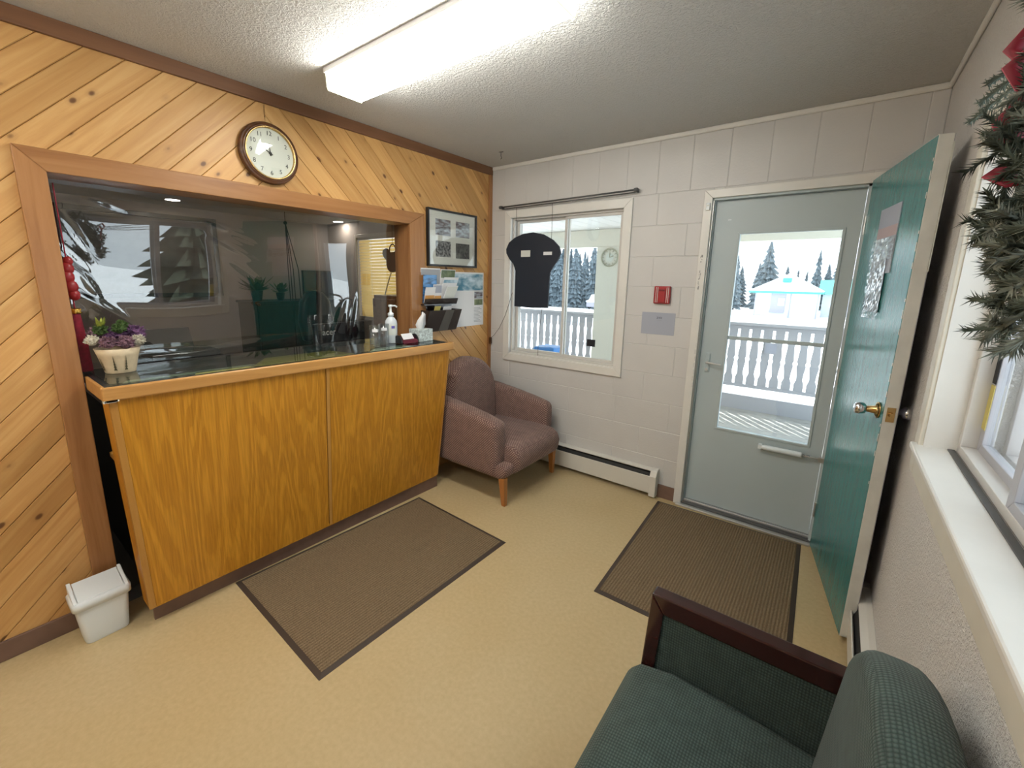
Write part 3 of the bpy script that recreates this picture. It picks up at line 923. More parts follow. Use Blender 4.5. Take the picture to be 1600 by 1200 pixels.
# notice in a plastic sleeve on the door
nt_ = thing('door_notice', tuple(DM @ Vector((0.38, -0.004, 1.55))), 'faded paper notice and plastic sleeve taped to the green door', 'notice')
def GN(mb, name, mat):
    o = mb.build(name, mat, None, mw=DM)
    o.parent = nt_
    o.matrix_parent_inverse = nt_.matrix_world.inverted()
    return o
GN(box(0.255, 0.520, -0.003, 0.0, 1.60, 1.885), 'notice_sheet', 'sign_paper')
GN(box(0.258, 0.517, -0.0035, -0.003, 1.755, 1.80), 'notice_band', 'sign_band')
GN(box(0.255, 0.465, -0.006, -0.0035, 1.43, 1.66), 'lower_sheet', 'sign_paper')
GN(box(0.258, 0.515, -0.0045, -0.0035, 1.66, 1.752), 'notice_picture', 'photo_lake')
m = MB()
nx, nz = 14, 22
for j in range(nz + 1):
    for i in range(nx + 1):
        a = 0.245 + 0.235 * i / nx; z = 1.40 + 0.35 * j / nz
        m.v.append((a, -0.010 + 0.004 * math.sin(i * 1.3 + j * 0.9) * math.sin(j * 0.7), z))
for j in range(nz):
    for i in range(nx):
        k = j * (nx + 1) + i
        m.f.append((k, k + 1, k + nx + 2, k + nx + 1))
GN(m, 'plastic_sleeve', 'clear_wrap')

# ---------------------------------------------------------------- right window
rw = holder('window_2', 'long sliding window in the plaster wall')
XR = W
# casing on the wall face
MB().prism([(-1.045, RZ0 - 0.105), (RY1, RZ0 - 0.105), (RY1, RZ1), (-1.045, RZ1 + 0.075)], 'x', XR - 0.018, XR).build('window_casing', 'cream_trim', rw, bev=0.004)
MB().prism([(-1.045, RZ1 + 0.075), (RY1, RZ1), (RY0, RZ1), (RY0 - 0.075, RZ1 + 0.075)], 'x', XR - 0.018, XR).build('window_casing', 'cream_trim', rw, bev=0.004)
box(XR - 0.018, XR, RY0 - 0.075, RY1, RZ0 - 0.105, RZ0 - 0.02).build('apron', 'cream_trim', rw, bev=0.004)
box(XR - 0.034, XR + 0.075, RY0 - 0.05, RY1 + 0.03, RZ0 - 0.02, RZ0).build('window_sill', 'white_trim', rw, bev=0.005)
box(XR - 0.006, XR + 0.075, RY1 - 0.004, RY1, RZ0, RZ1).build('reveal', 'white_trim', rw)
box(XR - 0.006, XR + 0.075, RY0, RY1, RZ1 - 0.004, RZ1).build('reveal', 'white_trim', rw)
box(XR + 0.05, XR + 0.066, RY0, RY1 - 0.004, RZ0, RZ0 + 0.004).build('track', 'dark_alu', rw)
frame4(range(4), RY0, RY1 - 0.004, RZ0 + 0.001, RZ1 - 0.004, 0.026, 'x', XR + 0.07, XR + 0.14, 'frame_member', 'alu_paint', rw, 0.002)
for (a, c, d) in ((-1.68, RY1 - 0.03, XR + 0.105), (-2.30, -1.615, XR + 0.072), (RY0 + 0.026, -2.26, XR + 0.105)):
    frame4(range(4), a, c, RZ0 + 0.012, RZ1 - 0.03, 0.040, 'x', d, d + 0.024, 'sash_member', 'sash_grey', rw, 0.002)
    box(d + 0.009, d + 0.013, a + 0.038, c - 0.038, RZ0 + 0.050, RZ1 - 0.068).build('pane', 'glass', rw)
frame4(range(4), RY0, RY1 - 0.001, RZ0 - 0.005, RZ1, 0.030, 'x', XR + 0.165, XR + RT + 0.01, 'outer_member', 'outer_frame', rw, 0.002)
box(XR + 0.14, XR + RT + 0.05, RY0, RY1, RZ0 - 0.03, RZ0 - 0.006).build('outer_sill', 'outer_frame', rw)
t = thing('window_decal', (XR + 0.10, -1.21, 1.3), 'small black and yellow decal low on the long window frame', 'sticker')
box(XR + 0.1035, XR + 0.105, -1.189, -1.153, 1.27, 1.345).build('dark_square', 'black_matte', t)
box(XR + 0.1035, XR + 0.105, -1.189, -1.153, 1.13, 1.265).build('yellow_square', 'yellow', t)

# ---------------------------------------------------------------- ceiling light
FX0, FX1 = 0.490, 1.672
def ceiling_light(yc, label):
    cl = thing('ceiling_light', (1.066, yc, H), label, 'ceiling light', 'fluorescent ceiling lights')
    FY0, FY1 = yc - 0.093, yc + 0.093
    box(FX0 - 0.004, FX1 + 0.004, FY0 - 0.012, FY1 + 0.012, H - 0.022, H).build('housing', 'fixture', cl, bev=0.002)
    MB().prism([(FY0 + 0.0, H - 0.022), (FY1, H - 0.022), (FY1 - 0.002, H - 0.07), (FY1 - 0.008, H - 0.088), (FY0 + 0.008, H - 0.088), (FY0 + 0.002, H - 0.07)], 'x', FX0 + 0.006, FX1 - 0.006).build('diffuser', 'diffuser', cl)
    for xx in (FX0, FX1 - 0.006):
        MB().prism([(FY0 - 0.004, H - 0.022), (FY1 + 0.004, H - 0.022), (FY1 + 0.001, H - 0.075), (FY1 - 0.004, H - 0.091), (FY0 + 0.004, H - 0.091), (FY0 - 0.001, H - 0.075)], 'x', xx, xx + 0.006).build('end_cap', 'diffuser_end', cl)
ceiling_light(-1.712, 'long fluorescent ceiling light with a glowing wraparound diffuser before the clock')
ceiling_light(-3.65, 'added unseen fill light behind the camera, built like the fluorescent ceiling light')  # added out of view to brighten the floor and plaster wall

# ---------------------------------------------------------------- wall clock
ck = thing('wall_clock', (0, -1.868, 2.176), 'round wooden wall clock with a pale dial on the pine wall', 'clock')
cc = (0, -1.868, 2.176)
MB().lathe([(0.148, 0.0), (0.152, 0.012), (0.150, 0.026), (0.145, 0.033), (0.141, 0.030), (0.137, 0.036), (0.132, 0.040), (0.128, 0.036), (0.126, 0.018)], cc, 'x', 64, cap=False).build('rim', 'walnut', ck, True)
MB().lathe([(0.1285, 0.034), (0.128, 0.043), (0.125, 0.045), (0.121, 0.042), (0.120, 0.025)], cc, 'x', 64, cap=False).build('bezel', 'brass', ck, True)
MB().lathe([(0.127, 0.020), (0.127, 0.028)], cc, 'x', 64).build('dial', 'dial', ck)
XF = Matrix(((0, 0, 1, 0), (1, 0, 0, 0), (0, 1, 0, 0), (0, 0, 0, 1)))  # text in yz plane facing +x
def TX(x, y, z): return Matrix.Translation((x, y, z)) @ XF
for n in range(1, 13):
    a = PI / 2 - 2 * PI * n / 12
    text(str(n), 0.030, 'numeral', 'ink', TX(0.0288, cc[1] + 0.096 * math.cos(a), cc[2] + 0.096 * math.sin(a)), ck)
def hand(ang, L, w, x):
    d = Vector((0, math.cos(ang), math.sin(ang))); p = Vector((0, -d.z, d.y)); c = Vector((x, cc[1], cc[2]))
    q = [c - d * 0.012 - p * w, c - d * 0.012 + p * w, c + d * L + p * w * 0.3, c + d * L - p * w * 0.3]
    MB().hexa([tuple(v) for v in q] + [tuple(v + Vector((0.001, 0, 0))) for v in q]).build('clock_hand', 'ink', ck)
hand(PI / 2 - 2 * PI * 0.835, 0.066, 0.0026, 0.032)
hand(PI / 2 - 2 * PI * 0.985, 0.048, 0.0034, 0.030)
MB().lathe([(0.006, 0.028), (0.006, 0.035)], cc, 'x', 12).build('hub', 'ink', ck)
pr_ = [(0.121 * math.cos(k * PI / 20), 0.036 + 0.020 * math.sin(k * PI / 20)) for k in range(0, 11)]
MB().lathe(pr_, cc, 'x', 48, cap=False).build('glass_cover', 'clear_glazing', ck, True)

# ---------------------------------------------------------------- framed photographs
fp = thing('picture_frame', (0, -0.487, 1.85), 'black framed mount with four small photographs on the pine wall', 'picture')
def FPT(a, z): return (a, z)
A0, A1, B0, B1 = -0.762, -0.215, 1.642, 2.062
frame4(range(4), A0, A1, B0, B1, 0.014, 'x', 0.0, 0.028, 'frame_member', 'black', fp, 0.002)
box(0.002, 0.012, A0 + 0.013, A1 - 0.013, B0 + 0.013, B1 - 0.013).build('mount', 'mount', fp)
for (a, z, mt) in ((-0.675, 1.875, 'photo_lake'), (-0.455, 1.875, 'photo_lake'), (-0.675, 1.715, 'photo_bw'), (-0.455, 1.71, 'photo_grey')):
    o = box(0.012, 0.0128, a, a + 0.16, z, z + 0.118).build('photograph', mt, fp)
box(0.017, 0.019, A0 + 0.013, A1 - 0.013, B0 + 0.013, B1 - 0.013).build('glazing', 'clear_glazing', fp)

# poster behind the rack
ps = thing('poster', (0.001, -0.25, 1.16), 'glossy tourist poster pinned beside the brochure rack', 'poster')
PY0, PY1 = -0.50, -0.10
box(0.001, 0.004, PY0, PY1, 1.155, 1.605).build('sheet', 'paper', ps)
box(0.004, 0.0046, PY0 + 0.01, PY1 - 0.012, 1.455, 1.592).build('picture', 'photo_teal', ps)
box(0.004, 0.0046, -0.22, PY1 - 0.012, 1.33, 1.38).build('picture', 'photo_green', ps)
box(0.004, 0.0046, -0.22, PY1 - 0.012, 1.385, 1.445).build('picture', 'photo_lake', ps)
m = MB()
for i in range(11):
    m.box(0.004, 0.0045, -0.225, -0.225 + 0.10 - 0.02 * (i % 3), 1.185 + i * 0.012, 1.189 + i * 0.012)
m.build('printed_text', 'text_grey', ps)

# brochure rack, with its front tilted out
br = thing('brochure_rack', (0.0, -0.67, 1.13), 'dark smoked plastic two-tier brochure rack on the pine wall', 'rack')
RA0, RA1 = -0.845, -0.500
box(0.0, 0.008, RA0, RA1, 1.16, 1.60).build('back_panel', 'smoke', br, bev=0.002)
MB().prism([(0.008, 1.16), (0.05, 1.15), (0.115, 1.315), (0.008, 1.315)], 'y', RA0, RA0 + 0.006).build('side_panel', 'smoke', br)
MB().prism([(0.008, 1.16), (0.05, 1.15), (0.115, 1.315), (0.008, 1.315)], 'y', RA1 - 0.006, RA1).build('side_panel', 'smoke', br)
MB().prism([(0.048, 1.150), (0.054, 1.148), (0.119, 1.313), (0.113, 1.315)], 'y', RA0, RA1).build('front_panel', 'smoke', br)
box(0.008, 0.052, RA0, RA1, 1.150, 1.158).build('bottom_panel', 'smoke', br)
MB().prism([(0.056, 1.36), (0.062, 1.358), (0.078, 1.398), (0.072, 1.40)], 'y', RA0, RA1).build('front_panel', 'smoke', br)
box(0.008, 0.06, RA0, RA1, 1.352, 1.36).build('tier_shelf', 'smoke', br)
def leaflet(y0, y1, z0, z1, x0, x1, mat, label, name='brochure', extra=None, tilt=0.0):
    t = thing(name, ((x0 + x1) / 2, (y0 + y1) / 2, z0), label, 'brochure', 'brochures in the smoked rack')
    def sl(za, zb, d0, d1, ya, yb, nm, mt):
        fa, fb = (za - z0) / (z1 - z0), (zb - z0) / (z1 - z0)
        xa, xb = x0 + (x1 - x0) * fa, x0 + (x1 - x0) * fb
        ta, tb = tilt * (za - z0), tilt * (zb - z0)
        MB().hexa([(xa + d0, ya + ta, za), (xa + d1, ya + ta, za), (xa + d1, yb + ta, za), (xa + d0, yb + ta, za),
                   (xb + d0, ya + tb, zb), (xb + d1, ya + tb, zb), (xb + d1, yb + tb, zb), (xb + d0, yb + tb, zb)]).build(nm, mt, t)
    sl(z0, z1, 0, 0.003, y0, y1, 'sheet', 'paper' if extra else mat)
    if extra:
        for (fa, fb, mt) in extra:
            sl(z0 + (z1 - z0) * fa, z0 + (z1 - z0) * fb, 0.003, 0.0036, y0 + 0.004, y1 - 0.004, 'print', mt)
leaflet(-0.84, -0.64, 1.365, 1.625, 0.012, 0.020, 'paper', 'large pale brochure at the back of the upper tier', extra=[(0.55, 0.97, 'text_grey')])
leaflet(-0.66, -0.50, 1.365, 1.620, 0.014, 0.024, 'paper', 'greenish landscape leaflet at the back of the upper tier', extra=[(0.75, 0.98, 'photo_green')], tilt=0.1)
leaflet(-0.835, -0.70, 1.365, 1.575, 0.030, 0.045, 'photo_blue', 'blue mountain brochure standing in the upper tier')
leaflet(-0.69, -0.53, 1.365, 1.560, 0.030, 0.048, 'paper', 'white leaflet with a teal edge in the upper tier', extra=[(0.78, 0.9, 'photo_teal')], tilt=0.35)
leaflet(-0.835, -0.735, 1.365, 1.485, 0.042, 0.068, 'paper', 'white leaflet with an orange foot in the upper tier', extra=[(0.22, 0.5, 'orange')])
leaflet(-0.75, -0.66, 1.365, 1.505, 0.046, 0.060, 'paper', 'grey-headed leaflet in the middle of the upper tier', extra=[(0.55, 0.95, 'sign_paper'), (0.22, 0.4, 'orange')])
leaflet(-0.65, -0.53, 1.365, 1.495, 0.044, 0.070, 'paper', 'plain beige folded leaflet in the upper tier', extra=[(0.1, 0.95, 'mount')], tilt=0.3)
leaflet(-0.78, -0.72, 1.165, 1.345, 0.035, 0.106, 'yellow', 'yellow-topped leaflet in the lower tier')
leaflet(-0.69, -0.60, 1.165, 1.340, 0.035, 0.106, 'paper', 'white-topped leaflet in the lower tier')
MB().hexa([(0.0545, -0.70, 1.150), (0.0555, -0.70, 1.150), (0.0555, -0.60, 1.150), (0.0545, -0.60, 1.150), (0.1195, -0.675, 1.313), (0.1205, -0.675, 1.313), (0.1205, -0.585, 1.313), (0.1195, -0.585, 1.313)]).build('flyer_panel', 'smoke_pale', br)

# ---------------------------------------------------------------- reception counter
rc = thing('reception_counter', (0.2, -1.8, 0), 'oak veneer reception counter front with a brown kick board', 'counter')
def fx(y, z):  # face of the counter: leans out towards the top, a little more at the far end
    s = (y + 2.70) / 1.80
    xb = 0.266
    xt = 0.300 + 0.080 * s
    return xb + (xt - xb) * (z - 0.1) / 0.965
def slab(y0, y1, z0, z1, th, name, mat, d=0.0, dy0=0.0, dy1=0.0, bev=0.0015):
    """board following the counter face, th thick, proud by d; dy shifts the bottom corners along y"""
    P = []
    for z, s0, s1 in ((z0, dy0, dy1), (z1, 0, 0)):
        P += [(fx(y0, z) - th + d, y0 + s0, z), (fx(y0, z) + d, y0 + s0, z), (fx(y1, z) + d, y1 + s1, z), (fx(y1, z) - th + d, y1 + s1, z)]
    return MB().hexa(P).build(name, mat, rc, bev=bev)
CY0, CY1, SM = -2.700, -0.905, -1.800
slab(CY0 + 0.028, SM - 0.016, 0.100, 1.065, 0.018, 'front_panel', 'oak', dy0=0.025)
slab(SM + 0.008, CY1 - 0.012, 0.100, 1.065, 0.018, 'front_panel', 'oak', dy1=-0.02)
slab(SM - 0.012, SM + 0.006, 0.100, 1.065, 0.020, 'joint_strip', 'oak_strip', d=0.002)
slab(CY0 + 0.004, CY0 + 0.028, 0.094, 1.065, 0.020, 'edge_strip', 'oak_strip', d=0.001, dy0=0.025, dy1=0.025)
slab(CY1 - 0.012, CY1, 0.100, 1.065, 0.020, 'edge_strip', 'oak_strip', d=0.001, dy0=-0.02, dy1=-0.02)
MB().hexa([(0.16, CY0 + 0.03, 0.094), (0.245, CY0 + 0.03, 0.094), (0.245, CY0 + 0.048, 0.094), (0.16, CY0 + 0.048, 0.094),
           (0.17, CY0 + 0.004, 1.065), (0.28, CY0 + 0.004, 1.065), (0.28, CY0 + 0.022, 1.065), (0.17, CY0 + 0.022, 1.065)]).build('side_panel', 'oak', rc)
MB().hexa([(0.05, CY1 - 0.035, 0.094), (0.245, CY1 - 0.035, 0.094), (0.245, CY1 - 0.022, 0.094), (0.05, CY1 - 0.022, 0.094),
           (0.05, CY1 - 0.02, 1.065), (0.35, CY1 - 0.02, 1.065), (0.35, CY1 - 0.002, 1.065), (0.05, CY1 - 0.002, 1.065)]).build('side_panel', 'oak', rc)
MB().hexa([(0.195, -2.650, 0), (0.214, -2.650, 0), (0.254, -0.925, 0), (0.237, -0.925, 0), (0.200, -2.650, 0.10), (0.219, -2.650, 0.10), (0.254, -0.925, 0.10), (0.237, -0.925, 0.10)]).build('kick_board', 'kick', rc)
box(0.06, 0.265, CY0 + 0.05, CY1 - 0.04, 0.094, 0.110).build('floor_panel', 'oak', rc)
box(0.0, 0.26, CY0 + 0.025, CY1 - 0.03, 0.745, 0.765).build('shelf', 'oak_strip', rc)
# worktop
ct = thing('counter_top', (0.1, -1.8, 1.065), 'dark laminate reception counter top with a rounded oak edge', 'counter top')
YA, YB = -2.713, -0.885
def cxf(y): return 0.318 + 0.085 * (y - YA) / (YB - YA)
MB().hexa([(-0.17, YA + 0.012, 1.070), (cxf(YA) - 0.02, YA + 0.012, 1.070), (cxf(YB) - 0.02, YB - 0.03, 1.070), (-0.17, YB - 0.03, 1.070),
           (-0.17, YA + 0.012, 1.116), (cxf(YA) - 0.02, YA + 0.012, 1.116), (cxf(YB) - 0.02, YB - 0.03, 1.116), (-0.17, YB - 0.03, 1.116)]).build('laminate_surface', 'laminate', ct)
MB().hexa([(cxf(YA) - 0.02, YA, 1.062), (cxf(YA), YA, 1.062), (cxf(YB), YB, 1.062), (cxf(YB) - 0.02, YB, 1.062),
           (cxf(YA) - 0.02, YA, 1.117), (cxf(YA), YA, 1.117), (cxf(YB), YB, 1.117), (cxf(YB) - 0.02, YB, 1.117)]).build('front_edging', 'oak_edge', ct, bev=0.007, seg=3)
MB().box(0.0, cxf(YA) - 0.02, YA, YA + 0.012, 1.062, 1.117).build('end_edging', 'oak_edge', ct, bev=0.003)
MB().box(0.024, cxf(YB) - 0.02, YB - 0.03, YB, 1.062, 1.117).build('end_edging', 'oak_edge', ct, bev=0.003)
m = MB()
for i in range(9):
    m.box(cxf(YA) - 0.018 + 0.002 * i, cxf(YA) + 0.0015, YA - 0.001 + 0.004 * i, YA + 0.006 + 0.005 * i, 1.057 + 0.001 * (i % 3), 1.066)
m.build('chipped_corner', 'mount', ct)
# papers under the glass
def sheet(name, pts, mat, label, cat='paper'):
    t = MB().prism(pts, 'z', 1.1162, 1.1172).build(name, mat)
    return tag(t, label, cat, 'papers under the counter glass')
sheet('paper_strip', [(0.262, -2.64), (0.262, -2.12), (0.222, -2.14), (0.222, -2.62)], 'pale_green_paper', 'pale green paper strip under the glass near the flower pot')
sheet('paper_sheet', [(0.29, -2.16), (0.325, -1.62), (0.12, -1.66), (0.10, -2.02)], 'olive_paper', 'olive paper sheet under the glass at the middle of the counter')
sheet('paper_sheet', [(0.325, -1.52), (0.345, -1.20), (0.245, -1.20), (0.255, -1.44)], 'pale_green_paper', 'pale grey-green paper under the glass beside the tumblers')
sheet('paper_sheet', [(0.30, -2.16), (0.29, -2.40), (0.245, -2.38), (0.255, -2.18)], 'yellow', 'small yellowish paper under the glass by the counter edge')
gs = MB().hexa([(-0.105, YA + 0.03, 1.1185), (cxf(YA) - 0.028, YA + 0.03, 1.1185), (cxf(YB) - 0.028, YB - 0.055, 1.1185), (-0.105, YB - 0.055, 1.1185),
                (-0.105, YA + 0.03, 1.1245), (cxf(YA) - 0.028, YA + 0.03, 1.1245), (cxf(YB) - 0.028, YB - 0.055, 1.1245), (-0.105, YB - 0.055, 1.1245)]).build('glass_sheet', 'counter_glass')
tag(gs, 'thick clear glass sheet covering the reception counter top', 'glass')
ZT = 1.1247

# clear plastic sheet hanging in the opening
m = MB()
NY, NZ = 230, 130
ridges = []
random.seed(12)
# long diagonal creases, (y, z, angle, length, width, height)
for (y, z, an, L, w_, h_) in ((-2.64, 1.70, -1.15, 0.06, 0.012, 0.0022), (-2.67, 1.60, -1.0, 0.06, 0.012, -0.0025), (-2.63, 1.50, -1.2, 0.07, 0.014, 0.003), (-2.60, 1.40, -0.7, 0.08, 0.016, 0.004),
                              (-2.53, 1.85, -0.35, 0.06, 0.012, 0.0015), (-2.06, 1.79, -0.35, 0.07, 0.013, 0.0024), (-1.98, 1.74, -0.35, 0.06, 0.012, -0.0022),
                              (-2.02, 1.68, -0.5, 0.08, 0.014, 0.0028), (-1.99, 1.57, -0.6, 0.08, 0.014, -0.0026), (-2.62, 1.24, -0.6, 0.08, 0.012, 0.004),
                              (-2.35, 1.165, -0.05, 0.14, 0.012, 0.004), (-2.0, 1.17, 0.05, 0.16, 0.012, 0.005),
                              (-1.45, 1.25, 1.2, 0.10, 0.018, 0.004), (-1.34, 1.28, 1.35, 0.12, 0.016, -0.004)):
    ridges.append((y, z, math.cos(an), math.sin(an), L, w_, h_))
def film_x(y, z):
    h = 0.004 * math.sin((y + 2.7) * 2.3 + 0.5) * math.sin((z - 1.12) * 3.2) + 0.0004 * math.sin(y * 11 + z * 7)
    for (cy, cz, ca, sa, L, w_, hh) in ridges:
        dy, dz = y - cy, z - cz
        u, v = dy * ca + dz * sa, -dy * sa + dz * ca
        e = (u / L) ** 2 + (v / w_) ** 2
        if e < 9:
            h += hh * math.exp(-e)
    return -0.118 + 0.024 * (z - 1.5) + h * min(1, (1.92 - z) / 0.04 + 0.05)
fy0, fy1, fz0, fz1 = OY0 + 0.004, OY1 - 0.004, 1.128, OZ - 0.002
for j in range(NZ + 1):
    for i in range(NY + 1):
        y = fy0 + (fy1 - fy0) * i / NY
        z = fz0 + (fz1 - fz0) * j / NZ
        m.v.append((film_x(y, z), y, z))
for j in range(NZ):
    for i in range(NY):
        k = j * (NY + 1) + i
        m.f.append((k, k + 1, k + NY + 2, k + NY + 1))
t = m.build('plastic_sheet', 'film', None, True)
tag(t, 'creased clear plastic sheet hanging across the reception opening', 'plastic sheet')

# ---------------------------------------------------------------- things on the counter
fpz = ZT
pt = thing('flower_pot', (0.10, -2.575, fpz), 'cream stoneware pot with painted trees holding dried purple and white flowers', 'flower pot')
PC = (0.035, -2.598, fpz)
MB().lathe([(0.050, 0.0), (0.053, 0.004), (0.058, 0.03), (0.069, 0.075), (0.078, 0.108), (0.074, 0.108), (0.062, 0.07), (0.046, 0.012)], PC, 'z', 36).build('pot', 'pot_clay', pt, True)
for a0 in (-1.25, -0.45, 0.15):
    m = MB()
    for k in range(5):
        z0 = 0.016 + 0.012 * k
        w2 = 0.10 - 0.019 * k
        P = []
        for (aa, zz) in ((a0 - w2, z0), (a0 + w2, z0), (a0, z0 + 0.018)):
            rr = 0.0535 + zz * 0.222 + 0.0016
            P.append((PC[0] + rr * math.cos(aa), PC[1] + rr * math.sin(aa), PC[2] + zz))
        m.add(P, [(0, 1, 2)])
    m.build('tree_motif', 'tree_print', pt)
random.seed(3)
def blossom(c, r, mat, name):
    m = MB()
    for i in range(150):
        th, ph = random.uniform(0, 2 * PI), math.acos(random.uniform(-0.5, 1))
        d = Vector((math.sin(ph) * math.cos(th), math.sin(ph) * math.sin(th), math.cos(ph)))
        s = d.orthogonal().normalized() * r * 0.16
        s.rotate(Matrix.Rotation(random.uniform(0, PI), 3, d))
        a = Vector(c) + d * r * random.uniform(0.2, 0.5)
        e = Vector(c) + d * r * random.uniform(0.85, 1.1)
        q = d.cross(s)
        m.add([a, (a + e) / 2 + s, e, (a + e) / 2 - s, (a + e) / 2 + q * 0.3], [(0, 1, 2), (0, 2, 3), (0, 1, 4), (1, 2, 4), (2, 3, 4)])
    m.ball(c, r * 0.7, n=8, m=6)
    m.build(name, mat, pt)
for (dx, dy, dz, r_, mt) in ((0.045, -0.035, 0.135, 0.034, 'mauve_flower'), (0.05, 0.02, 0.130, 0.036, 'mauve_flower'), (0.0, -0.01, 0.165, 0.040, 'purple'), (-0.01, 0.07, 0.165, 0.042, 'purple'),
                              (-0.05, 0.03, 0.175, 0.038, 'purple'), (0.03, 0.068, 0.135, 0.030, 'white_flower'), (0.02, -0.080, 0.145, 0.028, 'white_flower'), (-0.03, -0.06, 0.165, 0.034, 'mauve_flower'),
                              (0.01, -0.045, 0.185, 0.03, 'leaf'), (0.02, 0.01, 0.188, 0.028, 'leaf'), (-0.02, 0.03, 0.20, 0.026, 'leaf')):
    blossom((PC[0] + dx, PC[1] + dy, PC[2] + dz), r_, mt, 'blossom')
m = MB()
for i in range(16):
    a = random.uniform(0, 2 * PI)
    o = Vector((PC[0] + 0.01, PC[1] - 0.045, PC[2] + 0.19))
    e = o + Vector((0.022 * math.cos(a), 0.022 * math.sin(a), random.uniform(0.03, 0.065)))
    s = Vector((-math.sin(a), math.cos(a), 0)) * 0.008
    m.add([o, (o + e) / 2 + s, e, (o + e) / 2 - s], [(0, 1, 2), (0, 2, 3)])
m.build('leaf_sprig', 'yellow_leaf', pt)

def tumbler(x, y, label):
    t = thing('tumbler', (x, y, ZT), label, 'glass', 'straight tumblers on the counter')
    c = (x, y, ZT)
    MB().lathe([(0.030, 0.0), (0.032, 0.004), (0.034, 0.135), (0.0325, 0.135), (0.0305, 0.012), (0.002, 0.012)], c, 'z', 28, cap=True).build('glass_wall', 'tumbler', t, True)
    m = MB()
    vv = []
    for zz in (0.095, 0.113):
        for k in range(7):
            a = -1.1 + k * 0.17
            vv.append((x + 0.0348 * math.cos(a), y + 0.0348 * math.sin(a), ZT + zz))
    m.add(vv, [(k, k + 1, k + 8, k + 7) for k in range(6)])
    m.build('paper_label', 'paper', t)
    return t
tumbler(0.235, -1.415, 'clear tumbler with a white label, farther from the sanitizer bottle')
tumbler(0.205, -1.325, 'clear tumbler with a white label, close beside the sanitizer bottle')

bt = thing('sanitizer_bottle', (0.165, -1.24, ZT), 'clear pump bottle of hand sanitizer behind the tumblers', 'bottle')
c = (0.165, -1.235, ZT)
MB().lathe([(0.036, 0), (0.040, 0.006), (0.040, 0.125), (0.037, 0.145), (0.024, 0.165), (0.015, 0.172), (0.015, 0.178)], c, 'z', 28).build('bottle_body', 'gel', bt, True)
MB().lathe([(0.019, 0.176), (0.019, 0.196), (0.008, 0.202), (0.006, 0.235), (0.014, 0.238), (0.014, 0.25), (0.004, 0.252)], c, 'z', 20).build('pump', 'white_plastic', bt, True)
MB().tube([(c[0], c[1], ZT + 0.244), (c[0] + 0.02, c[1] + 0.02, ZT + 0.244), (c[0] + 0.03, c[1] + 0.03, ZT + 0.236)], 0.0055).build('nozzle', 'white_plastic', bt, True)
vv = []
for zz in (0.055, 0.125):
    for k in range(9):
        a = -1.25 + k * 0.19
        vv.append((c[0] + 0.0405 * math.cos(a), c[1] + 0.0405 * math.sin(a), ZT + zz))
MB().add(vv, [(k, k + 1, k + 10, k + 9) for k in range(8)]).build('bottle_label', 'mount', bt)
vv = []
for zz in (0.098, 0.116):
    for k in range(5):
        a = -0.62 + k * 0.14
        vv.append((c[0] + 0.041 * math.cos(a), c[1] + 0.041 * math.sin(a), ZT + zz))
MB().add(vv, [(k, k + 1, k + 6, k + 5) for k in range(4)]).build('label_print', 'label_blue', bt)

hd = thing('card_holder', (0.25, -1.17, ZT), 'rounded maroon desk card holder with a pale card', 'card holder')
MB().prism([(0.205 + 0.04 * math.cos(a * PI / 10) + 0.02, ZT + 0.002 + 0.052 * math.sin(a * PI / 10)) for a in range(0, 11)] , 'y', -1.235, -1.220).build('end_cheek', 'black', hd, bev=0.002)
MB().prism([(0.205 + 0.04 * math.cos(a * PI / 10) + 0.02, ZT + 0.002 + 0.052 * math.sin(a * PI / 10)) for a in range(0, 11)] , 'y', -1.095, -1.080).build('end_cheek', 'black', hd, bev=0.002)
MB().prism([(0.190, ZT), (0.272, ZT), (0.262, ZT + 0.02), (0.200, ZT + 0.044), (0.190, ZT + 0.044)], 'y', -1.220, -1.095).build('holder_body', 'maroon', hd, bev=0.002)
MB().hexa([(0.250, -1.205, ZT + 0.024), (0.2525, -1.205, ZT + 0.026), (0.2525, -1.115, ZT + 0.026), (0.250, -1.115, ZT + 0.024),
           (0.222, -1.205, ZT + 0.058), (0.2245, -1.205, ZT + 0.060), (0.2245, -1.115, ZT + 0.060), (0.222, -1.115, ZT + 0.058)]).build('card', 'paper', hd)
tb = thing('tissue_box', (0.20, -1.0, ZT), 'patterned cube tissue box with a tissue pulled up', 'tissue box')
box(0.165, 0.275, -1.085, -0.965, ZT, ZT + 0.082).build('carton', 'tissue_print', tb, bev=0.002)
m = MB()
nk = 9
rings = [(0.020, 0.0, 0, 0), (0.032, 0.03, 0.0, 0.004), (0.026, 0.06, 0.005, 0.008), (0.018, 0.085, 0.01, 0.016), (0.013, 0.10, 0.012, 0.022), (0.004, 0.118, 0.006, 0.016)]
for (r_, h_, ox, oy) in rings:
    for k in range(nk * 2):
        a = PI * k / nk
        rr = r_ * (1 + 0.35 * (-1) ** k)
        m.v.append((0.22 + ox + 0.5 * rr * math.cos(a), -1.030 + oy + rr * math.sin(a), ZT + 0.080 + h_))
for j in range(len(rings) - 1):
    for k in range(nk * 2):
        a, b2 = j * nk * 2 + k, j * nk * 2 + (k + 1) % (nk * 2)
        m.f.append((a, b2, b2 + nk * 2, a + nk * 2))
m.build('tissue', 'paper', tb, True)

